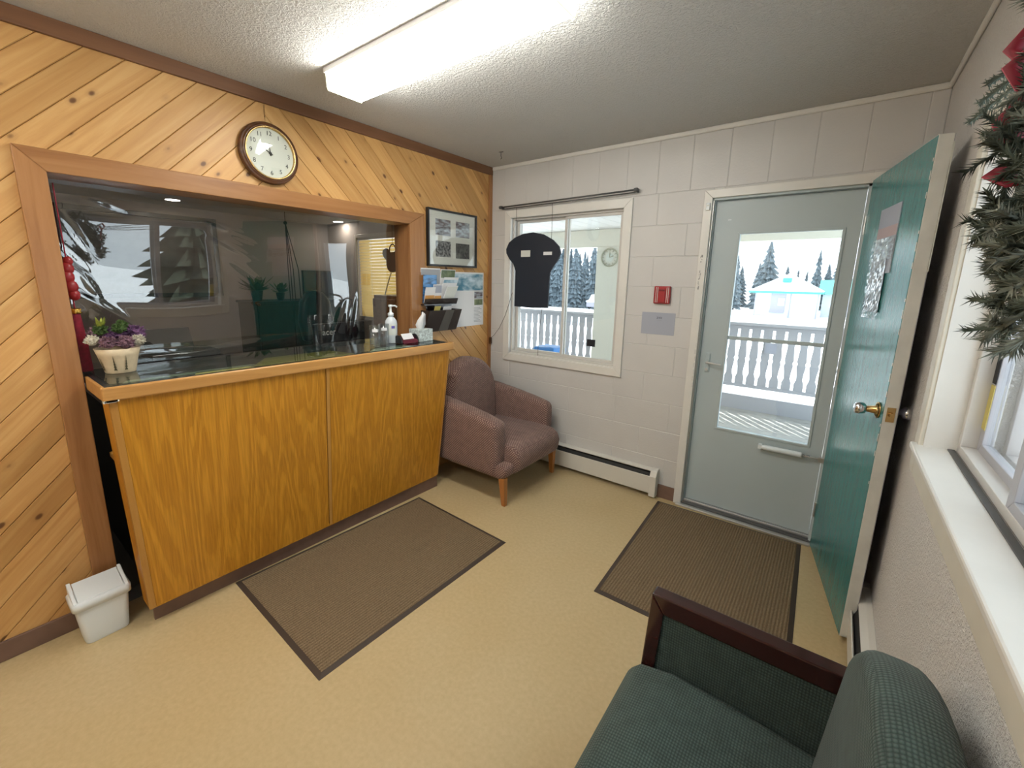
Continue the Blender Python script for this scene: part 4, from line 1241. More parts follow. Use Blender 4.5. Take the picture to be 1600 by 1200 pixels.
# red tassel hanging at the end of the opening
rt = thing('hanging_tassel', (-0.06, -2.70, 1.6), 'red ornament with a gold band and long crimson tassel inside the opening', 'ornament')
TX0, TY0 = -0.075, -2.695
MB().tube([(TX0, TY0, 1.90), (TX0, TY0, 1.60)], 0.0025, 6).build('cord', 'red_cloth', rt)
m = MB()
for (dz, r_) in ((1.595, 0.016), (1.565, 0.022), (1.53, 0.024), (1.49, 0.024), (1.455, 0.020)):
    m.ball((TX0, TY0 + 0.006 * math.sin(dz * 40), dz), r_, 0.8, 1, 1.2, 10, 7)
m.build('red_knots', 'red_plastic', rt, True)
MB().lathe([(0.017, 1.376), (0.021, 1.380), (0.018, 1.387), (0.021, 1.394), (0.017, 1.399)], (TX0, TY0, 0), 'z', 20).build('gold_band', 'gold', rt, True)
MB().tube([(TX0, TY0, 1.45), (TX0, TY0, 1.39)], 0.003, 6).build('cord', 'red_cloth', rt)
m = MB()
for k in range(28):
    a = 2 * PI * k / 28
    m.tube([(TX0 + 0.012 * math.cos(a), TY0 + 0.012 * math.sin(a), 1.378), (TX0 + 0.018 * math.cos(a), TY0 + 0.02 * math.sin(a), 1.25), (TX0 + 0.018 * math.cos(a), TY0 + 0.022 * math.sin(a) + 0.002, 1.127)], 0.003, 4)
m.build('tassel_threads', 'red_cloth', rt)
rt.children[-1]['kind'] = 'stuff'

# clutter on the shelf under the counter
t = thing('glass_jar', (0.10, -2.64, 0.765), 'small glass jar on the shelf under the counter', 'jar')
MB().lathe([(0.028, 0.0), (0.03, 0.06), (0.02, 0.075), (0.02, 0.085)], (0.105, -2.635, 0.765), 'z', 18).build('jar_body', 'gel', t, True)
MB().lathe([(0.022, 0.085), (0.022, 0.10)], (0.105, -2.635, 0.765), 'z', 18).build('lid', 'alu', t)

# ---------------------------------------------------------------- office behind the opening
OXW, OH = -2.6, 2.18
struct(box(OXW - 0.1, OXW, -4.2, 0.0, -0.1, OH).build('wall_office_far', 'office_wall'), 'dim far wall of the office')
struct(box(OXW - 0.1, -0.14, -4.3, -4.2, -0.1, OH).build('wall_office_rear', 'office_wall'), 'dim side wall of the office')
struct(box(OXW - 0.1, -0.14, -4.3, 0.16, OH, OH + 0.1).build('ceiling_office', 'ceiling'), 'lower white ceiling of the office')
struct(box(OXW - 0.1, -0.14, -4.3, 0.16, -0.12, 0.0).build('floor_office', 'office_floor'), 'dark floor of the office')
b = MB()
BX0, BX1, BZ0, BZ1 = -1.99, -0.62, 1.10, 2.00
wall_y(b, 0.0, T, [(BX0, BX1, BZ0, BZ1)], OXW - 0.1, -0.14, -0.1, OH)
struct(b.build('wall_office_window', 'office_wall'), 'office wall holding the blind')
ow = holder('window_3', 'office window behind the yellow blind')
frame4(range(4), BX0 - 0.03, BX1 + 0.03, BZ0 - 0.03, BZ1 + 0.03, 0.035, 'y', -0.02, 0.0, 'window_casing', 'cream_trim', ow)
box(BX0, BX1, 0.08, 0.084, BZ0, BZ1).build('pane', 'glass', ow)
bl = thing('venetian_blind', (-1.3, -0.03, 2.0), 'sunlit yellow venetian blind in the office window', 'blind')
box(BX0 + 0.01, BX1 - 0.01, 0.0, 0.03, BZ1 - 0.03, BZ1 - 0.001).build('head_rail', 'cream_trim', bl)
nsl = 26
me = None
for i in range(nsl):
    z = BZ1 - 0.05 - i * 0.0335
    if me is None:
        q = []
        for xx in (BX0 + 0.012, BX1 - 0.012):
            for (dy, dz) in ((-0.008, -0.0155), (-0.003, -0.005), (0.001, 0.006), (0.006, 0.0165)):
                q.append((xx, dy, dz))
        mm = MB().add(q, [(0, 1, 5, 4), (1, 2, 6, 5), (2, 3, 7, 6)])
        me = mm.mesh('slat', 'blind')
    o = bpy.data.objects.new('slat', me)
    C.objects.link(o)
    o.location = (0, 0.016, z)
    o.parent = bl
    o.matrix_parent_inverse = bl.matrix_world.inverted()
for xx in (-1.75, -1.15):
    MB().tube([(xx, 0.005, BZ1 - 0.02), (xx, 0.005, BZ0 + 0.02)], 0.0015, 5).build('ladder_cord', 'cord_white', bl)
# black shape hanging before the blind
h = thing('hanging_shape', (-1.2, -0.10, 1.6), 'black rounded shape with a hook hanging before the office blind', 'sign')
pts = [(-0.155, 0.10), (-0.165, 0.06), (-0.14, 0.02), (-0.10, -0.01), (-0.10, -0.06), (-0.08, -0.11), (-0.04, -0.135), (0.0, -0.14), (0.05, -0.13), (0.08, -0.09), (0.09, -0.02), (0.10, 0.02), (0.14, 0.05), (0.15, 0.09), (0.10, 0.12), (0.04, 0.075), (-0.04, 0.07), (-0.10, 0.12)]
MB().prism([(-1.215 + p[0] * 0.95, 1.74 + p[1] * 0.95) for p in pts], 'y', -0.125, -0.10).build('board', 'black_matte', h, bev=0.003)
MB().tube([(-1.215 + 0.05 * math.cos(a * PI / 8), -0.112, 1.83 + 0.06 * math.sin(a * PI / 8)) for a in range(-1, 10)], 0.006, 6).build('hook_ring', 'black_matte', h)
MB().tube([(-1.215, -0.112, 1.89), (-1.215, -0.112, OH)], 0.002, 5).build('hanging_wire', 'cord_dark', h)
MB().tube([(-1.24, -0.112, 1.62), (-1.27, -0.14, 1.50), (-1.30, -0.16, 1.38), (-1.31, -0.17, 1.26)], [0.005, 0.006, 0.007, 0.011], 6).build('white_cord', 'cord_white', h)

# big framed picture on the far wall
pf = thing('wide_picture', (OXW, -1.8, 1.7), 'wide dark-framed landscape picture on the far office wall', 'picture')
frame4(range(4), -2.42, -1.235, 1.335, 2.10, 0.040, 'x', OXW, OXW + 0.03, 'frame_member', 'black', pf)
box(OXW, OXW + 0.012, -2.40, -1.25, 1.355, 2.08).build('picture_sheet', 'photo_land', pf)

# recessed downlights
M['downlight'] = emis('lit_downlight', (1.0, 0.93, 0.82), 30.0)
for (x, y, lab) in ((-2.15, -1.70, 'small round downlight in the office ceiling above the wide picture'), (-2.20, -0.10, 'small round downlight in the office ceiling above the blind corner'), (-1.35, -3.1, 'small round downlight over the hidden end of the office')):
    t = thing('downlight', (x, y, OH), lab, 'ceiling light', 'office downlights')
    MB().lathe([(0.052, -0.004), (0.060, -0.006), (0.060, 0.0)], (x, y, OH), 'z', 24, cap=False).build('ring', 'alu', t)
    MB().lathe([(0.052, -0.003), (0.052, -0.001)], (x, y, OH), 'z', 24).build('lens', 'downlight', t)
# wall monitor
tv = thing('wall_monitor', (OXW, -0.2, 1.48), 'dark blue switched-off monitor standing by the office blind', 'monitor')
box(OXW + 0.20, OXW + 0.24, -0.48, -0.11, 1.305, 1.62).build('casing', 'black', tv, bev=0.004)
box(OXW + 0.24, OXW + 0.242, -0.465, -0.125, 1.325, 1.605).build('screen', 'screen', tv)
box(OXW + 0.17, OXW + 0.27, -0.36, -0.24, 1.293, 1.305).build('foot', 'black', tv)
# tall cabinet below, plants on it
kb = thing('storage_cabinet', (-2.25, -0.65, 0), 'dark office cabinet carrying plants and a monitor', 'cabinet')
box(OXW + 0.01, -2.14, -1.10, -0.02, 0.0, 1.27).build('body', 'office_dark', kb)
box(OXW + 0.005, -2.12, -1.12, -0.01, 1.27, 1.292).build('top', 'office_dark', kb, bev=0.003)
for k in range(3):
    box(-2.14, -2.125, -1.09 + 0.36 * k, -0.745 + 0.36 * k, 0.05, 1.25).build('cabinet_door', 'office_dark', kb, bev=0.003)
def plant(x, y, z, label, s):
    t = thing('potted_plant', (x, y, z), label, 'plant')
    MB().lathe([(0.035 * s, 0), (0.05 * s, 0.09 * s), (0.045 * s, 0.09 * s)], (x, y, z), 'z', 16).build('pot', 'office_dark', t)
    m = MB()
    for i in range(46):
        a = random.uniform(0, 2 * PI)
        o = Vector((x, y, z + 0.08 * s))
        e = o + Vector((math.cos(a) * random.uniform(0.05, 0.15) * s, math.sin(a) * random.uniform(0.05, 0.15) * s, random.uniform(0.02, 0.14) * s))
        d = (e - o)
        sd_ = d.cross(Vector((0, 0, 1))).normalized() * 0.022 * s
        m.add([o, o + d * 0.75 + sd_, e, o + d * 0.75 - sd_], [(0, 1, 2), (0, 2, 3)])
    m.build('foliage', 'leaf', t)
plant(-2.28, -1.03, 1.292, 'bushy plant at the near end of the dark office cabinet', 1.2)
plant(-2.30, -0.78, 1.292, 'smaller spiky plant on the dark office cabinet beside the monitor', 0.9)
hc = thing('macrame_hanger', (-2.0, -0.80, OH), 'long dark cords hanging from the office ceiling', 'plant hanger')
for (dy, dx) in ((-0.012, 0.0), (0.012, 0.0), (0.05, -0.02), (0.105, -0.02)):
    MB().tube([(-2.0, -0.815, 2.07), (-2.0 + dx * 0.4, -0.812 + dy * 0.5, 1.85), (-2.0 + dx, -0.81 + dy, 1.62), (-2.0 + dx, -0.81 + dy * 1.05, 1.30)], 0.0045, 5).build('cord', 'cord_dark', hc)
MB().ball((-2.0, -0.815, 2.075), 0.018).build('knot', 'cord_dark', hc)
MB().tube([(-2.0, -0.815, 2.08), (-2.0, -0.815, OH)], 0.004, 5).build('hook', 'cord_dark', hc)

# desk, printer, monitor seen from behind, chair, dark box
dk = thing('office_desk', (-0.7, -1.6, 0), 'dark office desk behind the plastic sheet', 'desk')
box(-1.05, -0.22, -2.62, -0.75, 0.90, 0.93).build('desk_top', 'office_wall', dk, bev=0.003)
for yy in (-2.60, -1.70, -0.80):
    box(-1.02, -0.25, yy, yy + 0.025, 0.0, 0.90).build('desk_side', 'office_dark', dk)
pn = thing('printer', (-0.7, -2.15, 0.93), 'black desktop printer with a paper tray behind the flower pot', 'printer')
box(-0.88, -0.56, -2.36, -1.97, 0.93, 1.05).build('body', 'black', pn, bev=0.01)
box(-0.86, -0.60, -2.34, -1.99, 1.05, 1.085).build('scanner_lid', 'smoke_pale', pn, bev=0.004)
MB().hexa([(-0.90, -2.30, 1.05), (-0.89, -2.30, 1.05), (-0.89, -2.04, 1.05), (-0.90, -2.04, 1.05), (-0.98, -2.30, 1.20), (-0.97, -2.30, 1.20), (-0.97, -2.04, 1.20), (-0.98, -2.04, 1.20)]).build('paper_tray', 'office_dark', pn)
cm = thing('computer_monitor', (-0.45, -1.25, 0.93), 'black computer monitor seen from behind, facing the office', 'monitor')
box(-0.47, -0.44, -1.44, -1.02, 0.99, 1.215).build('back_shell', 'black', cm, bev=0.008)
box(-0.52, -0.38, -1.30, -1.16, 0.93, 0.942).build('foot', 'black', cm)
box(-0.465, -0.445, -1.26, -1.20, 0.94, 1.02).build('stand', 'black', cm)
text('acer', 0.062, 'brand_lettering', 'mount', TX(-0.4395, -1.325, 1.15), cm)
oc_ = thing('office_chair', (-1.0, -0.95, 0), 'black office chair with a tall rounded back behind the desk', 'chair')
MB().prism([(-1.11 + 0.0, 0.98), (-0.86, 0.98), (-0.83, 1.15), (-0.85, 1.33), (-0.91, 1.41), (-0.985, 1.435), (-1.06, 1.41), (-1.12, 1.33), (-1.14, 1.15)], 'x', -1.27, -1.19).build('backrest', 'black', oc_, True, bev=0.025, seg=3)
box(-1.22, -0.78 - 0.32, -1.16, -0.80, 0.62, 0.72).build('seat', 'black', oc_, bev=0.02)
MB().lathe([(0.03, 0.06), (0.03, 0.62)], (-1.17, -0.98, 0), 'z', 12).build('gas_column', 'black', oc_)
for k in range(5):
    a = 2 * PI * k / 5
    MB().tube([(-1.17, -0.98, 0.08), (-1.17 + 0.26 * math.cos(a), -0.98 + 0.26 * math.sin(a), 0.05)], 0.02, 6).build('base_spoke', 'black', oc_)
    MB().ball((-1.17 + 0.26 * math.cos(a), -0.98 + 0.26 * math.sin(a), 0.025), 0.025).build('caster', 'black', oc_)
dbx = thing('tower_case', (-0.8, -0.55, 0.93), 'dark upright case below the office blind', 'cabinet')
box(-0.78, -0.45, -0.68, -0.30, 0.0, 1.40).build('case_body', 'walnut', dbx, bev=0.006)
box(-0.77, -0.46, -0.70, -0.68, 0.03, 1.37).build('case_door', 'walnut', dbx, bev=0.004)

# ---------------------------------------------------------------- patterned armchair
ac = thing('armchair', (0.5, -0.48, 0), 'mauve patterned upholstered armchair with tapered wooden legs in the corner', 'armchair')
def arc(cx, cy, r, a0, a1, n, sx=1, sy=1):
    return [(cx + sx * r * math.cos(math.radians(a0 + (a1 - a0) * i / n)), cy + sy * r * math.sin(math.radians(a0 + (a1 - a0) * i / n))) for i in range(n + 1)]
AY0, AY1 = -0.88, -0.115
# back cushion: outline in (y, z), leaning
out = [(-0.745, 0.36), (-0.235, 0.36), (-0.215, 0.62)] + arc(-0.49, 0.68, 0.275, 0, 180, 14, 1, 0.92) + [(-0.765, 0.62)]
m = MB().prism(out, 'x', 0.11, 0.27)
m.v = [(x - (z - 0.36) * 0.12 + 0.03, y, z) for (x, y, z) in m.v]
m.build('backrest', 'mauve', ac, True, bev=0.05, seg=5)
# seat cushion with waterfall front
so = [(0.20, 0.20), (0.84, 0.205), (0.885, 0.25), (0.90, 0.33), (0.885, 0.385), (0.83, 0.415), (0.7, 0.425), (0.20, 0.405)]
MB().prism(so, 'y', AY0 + 0.11, AY1 - 0.09).build('seat', 'mauve', ac, True, bev=0.03, seg=4)
MB().prism([(0.30, 0.19), (0.80, 0.19), (0.85, 0.22), (0.86, 0.30), (0.30, 0.30)], 'y', AY0 + 0.02, AY1 - 0.02).build('seat_rail', 'mauve', ac, True, bev=0.03, seg=3)
def arm(y0, y1):
    ao = [(0.13, 0.20), (0.76, 0.20), (0.775, 0.30), (0.775, 0.50)] + arc(0.715, 0.54, 0.06, -10, 80, 5) + [(0.60, 0.625), (0.40, 0.655), (0.20, 0.68), (0.13, 0.68)]
    MB().prism(ao, 'y', y0, y1).build('armrest', 'mauve', ac, True, bev=0.045, seg=5)
arm(AY0, AY0 + 0.14)
arm(AY1 - 0.12, AY1)
box(0.07, 0.16, AY0 + 0.04, AY1 - 0.04, 0.20, 0.66).build('back_frame', 'mauve', ac, True, bev=0.03, seg=3)
for (x, y, dx, dy) in ((0.81, AY0 + 0.05, 0.015, 0.0), (0.80, AY1 - 0.05, 0.0, 0.012), (0.14, AY0 + 0.06, -0.04, 0), (0.14, AY1 - 0.06, -0.04, 0)):
    m = MB()
    a, b2 = 0.024, 0.015
    m.hexa([(x + dx - b2, y + dy - b2, 0), (x + dx + b2, y + dy - b2, 0), (x + dx + b2, y + dy + b2, 0), (x + dx - b2, y + dy + b2, 0),
            (x - a, y - a, 0.205), (x + a, y - a, 0.205), (x + a, y + a, 0.205), (x - a, y + a, 0.205)])
    m.build('leg', 'leg_wood', ac, bev=0.004)

# ---------------------------------------------------------------- heaters
def heater(name, label, fn, L0, L1, parentgrp):
    """fn maps (distance from wall, along, z) to world"""
    t = thing(name, fn(0.0, (L0 + L1) / 2, 0.0), label, 'heater', parentgrp)
    def pr2(prof, a, b2, nm, mat, bev=0.002):
        n = len(prof)
        P = [fn(p[0], a, p[1]) for p in prof] + [fn(p[0], b2, p[1]) for p in prof]
        F = [tuple(range(n)), tuple(range(2 * n - 1, n - 1, -1))] + [(i, n + i, n + (i + 1) % n, (i + 1) % n) for i in range(n)]
        MB().add(P, F).build(nm, mat, t, bev=bev)
    pr2([(0, 0.02), (0.004, 0.02), (0.004, 0.20), (0.022, 0.205), (0.045, 0.198), (0.047, 0.206), (0.022, 0.213), (0, 0.213)], L0, L1, 'back_cover', 'heater')
    pr2([(0.058, 0.035), (0.062, 0.035), (0.068, 0.165), (0.064, 0.168), (0.058, 0.16)], L0, L1, 'front_cover', 'heater')
    pr2([(0.012, 0.06), (0.055, 0.06), (0.055, 0.15), (0.042, 0.185), (0.012, 0.185)], L0 + 0.01, L1 - 0.01, 'fins', 'heater_dark')
    for a in (L0 - 0.002, L1 - 0.045):
        pr2([(0, 0.012), (0.066, 0.012), (0.071, 0.168), (0.052, 0.208), (0.022, 0.217), (0, 0.217)], a, a + 0.047, 'end_cap', 'heater', 0.003)
heater('baseboard_heater', 'cream baseboard heater under the block wall beside the armchair', lambda d, a, z: (a, -d, z), 0.30, 1.61, 'baseboard heaters')
heater('baseboard_heater', 'cream baseboard heater along the plaster wall behind the green chair', lambda d, a, z: (W - d, a, z), -3.9, -0.62, 'baseboard heaters')

# ---------------------------------------------------------------- mats
def mat_(label, P):
    """four floor corners, counterclockwise"""
    c = Vector((sum(p[0] for p in P) / 4, sum(p[1] for p in P) / 4, 0))
    t = thing('floor_mat', tuple(c), label, 'mat')
    V = [Vector((p[0], p[1], 0)) for p in P]
    def inset(d):
        out = []
        for i in range(4):
            a, b2, c2 = V[i - 1], V[i], V[(i + 1) % 4]
            e1, e2 = (b2 - a).normalized(), (c2 - b2).normalized()
            n1, n2 = Vector((-e1.y, e1.x, 0)), Vector((-e2.y, e2.x, 0))
            out.append(b2 + (n1 + n2) * (d / (1 + n1.dot(n2))))
        return out
    o, i1, i2 = inset(0), inset(0.022), inset(0.026)
    m = MB()
    vv = [(*v.xy, 0.0) for v in o] + [(*v.xy, 0.0025) for v in o] + [(*v.xy, 0.007) for v in i1] + [(*v.xy, 0.0) for v in i1]
    ff = []
    for k in range(4):
        n = (k + 1) % 4
        ff += [(k, n, 4 + n, 4 + k), (4 + k, 4 + n, 8 + n, 8 + k), (8 + k, 8 + n, 12 + n, 12 + k), (n, k, 12 + k, 12 + n)]
    m.add(vv, ff).build('rubber_border', 'rubber', t)
    MB().prism([tuple(v.xy) for v in i1], 'z', 0.001, 0.0085).build('carpet_panel', 'carpet', t)
    return t
mt1 = mat_('ribbed brown mat with a dark border along the reception counter', [(0.232, -2.322), (1.075, -2.345), (1.095, -1.166), (0.282, -1.130)])
mt2 = mat_('ribbed brown mat with a dark border inside the entrance door', [(1.690, -1.210), (2.520, -1.005 - 0.19), (2.492, -0.050), (1.640, -0.072)])

# ---------------------------------------------------------------- waste bin
wbn = thing('waste_bin', (0.16, -2.80, 0), 'small white swing-lid plastic bin beside the counter', 'bin')
def rrect(cx, cy, hx, hy, r, z, ang, n=4):
    out = []
    for (sx, sy, a0) in ((1, 1, 0), (-1, 1, 90), (-1, -1, 180), (1, -1, 270)):
        for i in range(n + 1):
            a = math.radians(a0 + 90 * i / n)
            x, y = sx * (hx - r) + r * math.cos(a), sy * (hy - r) + r * math.sin(a)
            out.append((cx + x * math.cos(ang) - y * math.sin(ang), cy + x * math.sin(ang) + y * math.cos(ang), z))
    return out
def loft(rs, cap=True):
    m = MB()
    n = len(rs[0])
    for r_ in rs:
        m.v += r_
    for j in range(len(rs) - 1):
        for k in range(n):
            a, b2 = j * n + k, j * n + (k + 1) % n
            m.f.append((a, b2, b2 + n, a + n))
    if cap:
        m.f.append(tuple(range(n - 1, -1, -1)))
        m.f.append(tuple(range((len(rs) - 1) * n, len(rs) * n)))
    return m
bx, by, ba = 0.112, -2.800, 0.02
BW, BD = 0.088, 0.062
loft([rrect(bx, by, BD * 0.80, BW * 0.80, 0.02, 0.0, ba), rrect(bx, by, BD * 0.84, BW * 0.84, 0.022, 0.012, ba), rrect(bx, by, BD, BW, 0.022, 0.185, ba)]).build('bin_body', 'white_plastic', wbn, True, bev=0.001)
loft([rrect(bx, by, BD + 0.008, BW + 0.008, 0.024, 0.172, ba), rrect(bx, by, BD + 0.009, BW + 0.009, 0.024, 0.200, ba), rrect(bx, by, BD + 0.002, BW + 0.002, 0.022, 0.208, ba)]).build('lid_rim', 'white_plastic', wbn, True)
def L2(x, y, z):
    return (bx + x * math.cos(ba) - y * math.sin(ba), by + x * math.sin(ba) + y * math.cos(ba), z)
hh = [(BD + 0.000, 0.206), (BD - 0.004, 0.212), (-BD + 0.012, 0.252), (-BD - 0.001, 0.250), (-BD - 0.001, 0.206)]
n = len(hh)
for (y0, y1, nm) in ((-BW - 0.001, -BW + 0.012, 'lid_cheek'), (BW - 0.012, BW + 0.001, 'lid_cheek')):
    P = [L2(p[0], y0, p[1]) for p in hh] + [L2(p[0], y1, p[1]) for p in hh]
    MB().add(P, [tuple(range(n - 1, -1, -1)), tuple(range(n, 2 * n))] + [(i, (i + 1) % n, n + (i + 1) % n, n + i) for i in range(n)]).build(nm, 'white_plastic', wbn, bev=0.003)
fl = [(BD - 0.008, 0.205), (BD - 0.010, 0.210), (-BD + 0.012, 0.248), (-BD + 0.004, 0.242)]
P = [L2(p[0], -BW + 0.014, p[1]) for p in fl] + [L2(p[0], BW - 0.014, p[1]) for p in fl]
MB().add(P, [(3, 2, 1, 0), (4, 5, 6, 7), (0, 1, 5, 4), (1, 2, 6, 5), (2, 3, 7, 6), (3, 0, 4, 7)]).build('swing_flap', 'white_plastic', wbn, bev=0.004)

# ---------------------------------------------------------------- green chair in front of the long window
gc = thing('guest_chair', (2.45, -2.2, 0), 'dark green woven guest chair with a mahogany arm frame by the plaster wall', 'chair')
def gc_arm(y0, y1):
    yc = (y0 + y1) / 2
    fr = [(2.120, 0.0), (2.162, 0.0), (2.196, 0.605), (2.66, 0.612), (2.66, 0.668), (2.158, 0.660)]
    MB().prism([(2.124, 0.0), (2.160, 0.0), (2.196, 0.606), (2.160, 0.660)], 'y', y0, y1).build('front_post', 'mahogany', gc, bev=0.004)
    MB().prism([(2.160, 0.660), (2.196, 0.606), (2.70, 0.612), (2.70, 0.666)], 'y', y0, y1).build('arm_rail', 'mahogany', gc, bev=0.004)
    MB().prism([(2.64, 0.0), (2.68, 0.0), (2.70, 0.612), (2.66, 0.612)], 'y', y0 + 0.003, y1 - 0.003).build('rear_post', 'mahogany', gc, bev=0.004)
    MB().prism([(2.172, 0.24), (2.66, 0.24), (2.66, 0.612), (2.194, 0.606)], 'y', yc - 0.012, yc + 0.012).build('arm_panel', 'green_fabric', gc, bev=0.003)
    box(2.15, 2.66, y0 + 0.004, y1 - 0.004, 0.20, 0.245).build('side_rail', 'mahogany', gc, bev=0.003)
gc_arm(-1.886, -1.842)
gc_arm(-2.600, -2.556)
so = [(2.135, 0.27), (2.11, 0.33), (2.115, 0.385), (2.15, 0.425), (2.24, 0.448), (2.40, 0.448), (2.62, 0.43), (2.62, 0.27)]
MB().prism(so, 'y', -2.552, -1.890).build('seat', 'green_fabric', gc, True, bev=0.02, seg=4)
bo = [(-2.545, 0.40), (-1.900, 0.40), (-1.896, 0.70)] + arc(-2.221, 0.715, 0.325, 0, 180, 16, 1, 0.53) + [(-2.546, 0.70)]
m = MB().prism(bo, 'x', 2.585, 2.695)
m.v = [(x + (z - 0.40) * 0.085 - 0.02, y, z) for (x, y, z) in m.v]
m.build('backrest', 'green_fabric', gc, True, bev=0.04, seg=5)

# ---------------------------------------------------------------- wreath on the long window
wt = thing('christmas_wreath', (2.68, -2.02, 1.80), 'spruce wreath with red ribbons hanging on the long window', 'wreath')
random.seed(21)
WC = Vector((2.672, -2.30, 1.715))
RR = 0.170
mA, mB_ = MB(), MB()
def sprig(m, o, d, L, nn):
    d = d.normalized()
    m.tube([o, o + d * L], 0.0022, 4)
    s0 = d.orthogonal().normalized()
    for i in range(nn):
        t_ = (i + random.random()) / nn
        p = o + d * L * t_
        s = s0.copy()
        s.rotate(Matrix.Rotation(random.uniform(0, 2 * PI), 3, d))
        nd = (d * 0.9 + s * 1.0).normalized()
        w_ = nd.cross(s).normalized() * 0.0015
        e = p + nd * random.uniform(0.011, 0.019)
        m.add([p - w_, p + w_, e, p + s * 0.002], [(0, 1, 2), (0, 3, 2)])
for i in range(760):
    a = random.uniform(0, 2 * PI)
    ca, sa = math.cos(a), math.sin(a)
    rad = Vector((0, ca, sa))
    tan = Vector((0, -sa, ca))
    o = WC + rad * (RR + random.uniform(-0.075, 0.065)) + Vector((random.uniform(-0.05, 0.03), 0, 0))
    d = rad * random.uniform(-0.5, 1.1) + tan * random.uniform(-0.6, 1.2) + Vector((random.uniform(-0.55, 0.15), 0, 0))
    sprig(mA if random.random() < 0.6 else mB_, o, d, random.uniform(0.025, 0.055), 60)
o = mA.build('dark_needles', 'needles', wt); o['kind'] = 'stuff'
o = mB_.build('pale_needles', 'needles_pale', wt); o['kind'] = 'stuff'
MB().tube([WC + Vector((0, RR * math.cos(2 * PI * k / 28), RR * math.sin(2 * PI * k / 28))) for k in range(28)], 0.035, 8, True).build('wreath_ring', 'needles', wt, True)
# long sprigs poking out
m = MB()
for (oy, oz, dy, dz, L) in ((0.14, 0.12, 0.75, 0.06, 0.46), (0.15, 0.14, 0.75, 0.12, 0.38), (0.14, 0.13, 0.78, 0.09, 0.42), (0.06, 0.20, 0.3, 0.5, 0.08)):
    sprig(m, WC + Vector((-0.02, oy, oz)), Vector((-0.03, dy, dz)), L, 200)
o = m.build('loose_sprig', 'needles', wt); o['kind'] = 'stuff'
def ribbon(y, z, pts, w_):
    m = MB()
    for j, (dy, dz, dx) in enumerate(pts):
        m.v += [(WC.x - 0.05 + dx - w_ * 0.5, WC.y + y + dy - w_ * 0.3, WC.z + z + dz), (WC.x - 0.05 + dx + w_ * 0.5, WC.y + y + dy + w_ * 0.3, WC.z + z + dz + 0.006)]
    for j in range(len(pts) - 1):
        m.f.append((2 * j, 2 * j + 1, 2 * j + 3, 2 * j + 2))
    o = m.build('ribbon', 'ribbon', wt, True)
    sm = o.modifiers.new('thick', 'SOLIDIFY'); sm.thickness = 0.002
ribbon(0.215, 0.085, [(0, 0.07, 0.03), (0.008, 0.04, 0.0), (0.0, 0.0, 0.02), (-0.008, -0.035, 0.0), (-0.004, -0.075, 0.02)], 0.032)
ribbon(0.235, 0.155, [(0, 0.03, 0.02), (0.012, 0.0, 0.0), (0.0, -0.03, 0.02)], 0.03)
ribbon(0.20, -0.02, [(0.03, 0.02, 0.02), (0.0, 0.0, 0.0), (-0.03, -0.02, 0.02)], 0.03)
MB().tube([(W - 0.03, WC.y, WC.z + RR), (W - 0.02, WC.y, RZ1 + 0.06)], 0.003, 5).build('hanging_wire', 'cord_dark', wt)

# ---------------------------------------------------------------- outside
# snow field falling away from the building
m = MB()
gx = [-70, -45, -30, -20, -12, -6, -3, 0, 3.2, 6, 12, 20, 35, 60]
gy = [-30, -18, -8, -3, 0.2, 3.35, 5, 8, 14, 24, 40, 60, 90, 130]
def gz(x, y):
    d = max(0, y - 3.3)
    return -0.55 - 0.031 * min(d, 60) + 0.12 * math.sin(x * 0.7 + y * 0.3) * (1 if y > 4 else 0)
for y in gy:
    for x in gx:
        m.v.append((x, y, gz(x, y)))
nxg = len(gx)
for j in range(len(gy) - 1):
    for i in range(nxg - 1):
        k = j * nxg + i
        if gx[i] >= -6 and gx[i + 1] <= 3.2 and gy[j + 1] <= 0.2 + 1e-6 and gy[j] >= -8:
            pass
        m.f.append((k, k + 1, k + nxg + 1, k + nxg))
o = m.build('snow_ground', 'snow', None, True); o['kind'] = 'structure'; o['label'] = 'snow covered ground outside'

pd = holder('porch_floor', 'grey board porch floor outside the entrance')
n = 24
for i in range(n):
    y0 = T + i * 0.129
    o = box(-4.2, 3.3, y0, y0 + 0.124, -0.09, -0.05).build('plank', 'deck', pd)
box(-4.2, 3.3, T, 3.24, -0.55, -0.091).build('porch_base', 'deck', pd)
pc = holder('porch_ceiling', 'white boarded porch ceiling')
for i in range(36):
    x0 = -3.9 + i * 0.20
    box(x0, x0 + 0.192, T, 3.45, 2.30, 2.32).build('board', 'porch_white', pc)
box(-4.2, 3.5, T, 3.6, 2.322, 2.42).build('roof_deck', 'porch_white', pc)
struct(box(-4.2, 3.4, 3.05, 3.20, 2.05, 2.299).build('porch_beam', 'post_cream', bev=0.005), 'cream porch beam')
struct(box(-4.2, 3.4, 3.45, 3.6, 2.15, 2.42).build('porch_fascia', 'porch_white'), 'white porch fascia')
pp = thing('porch_post', (-0.24, 3.12, -0.05), 'wide cream porch post seen through the sliding window', 'post')
box(-0.445, -0.030, 3.04, 3.20, -0.05, 2.05).build('post_shaft', 'post_cream', pp, bev=0.004)
box(-0.46, -0.015, 3.03, 3.21, -0.05, 0.10).build('post_base', 'post_cream', pp)
oc2 = thing('porch_clock', (-0.237, 3.03, 1.895), 'pale round clock fixed high on the porch post', 'clock')
MB().tube([(-0.237 + 0.125 * math.cos(2 * PI * k / 32), 3.03, 1.895 + 0.125 * math.sin(2 * PI * k / 32)) for k in range(32)], 0.010, 6, True).build('ring', 'clock_pale', oc2, True)
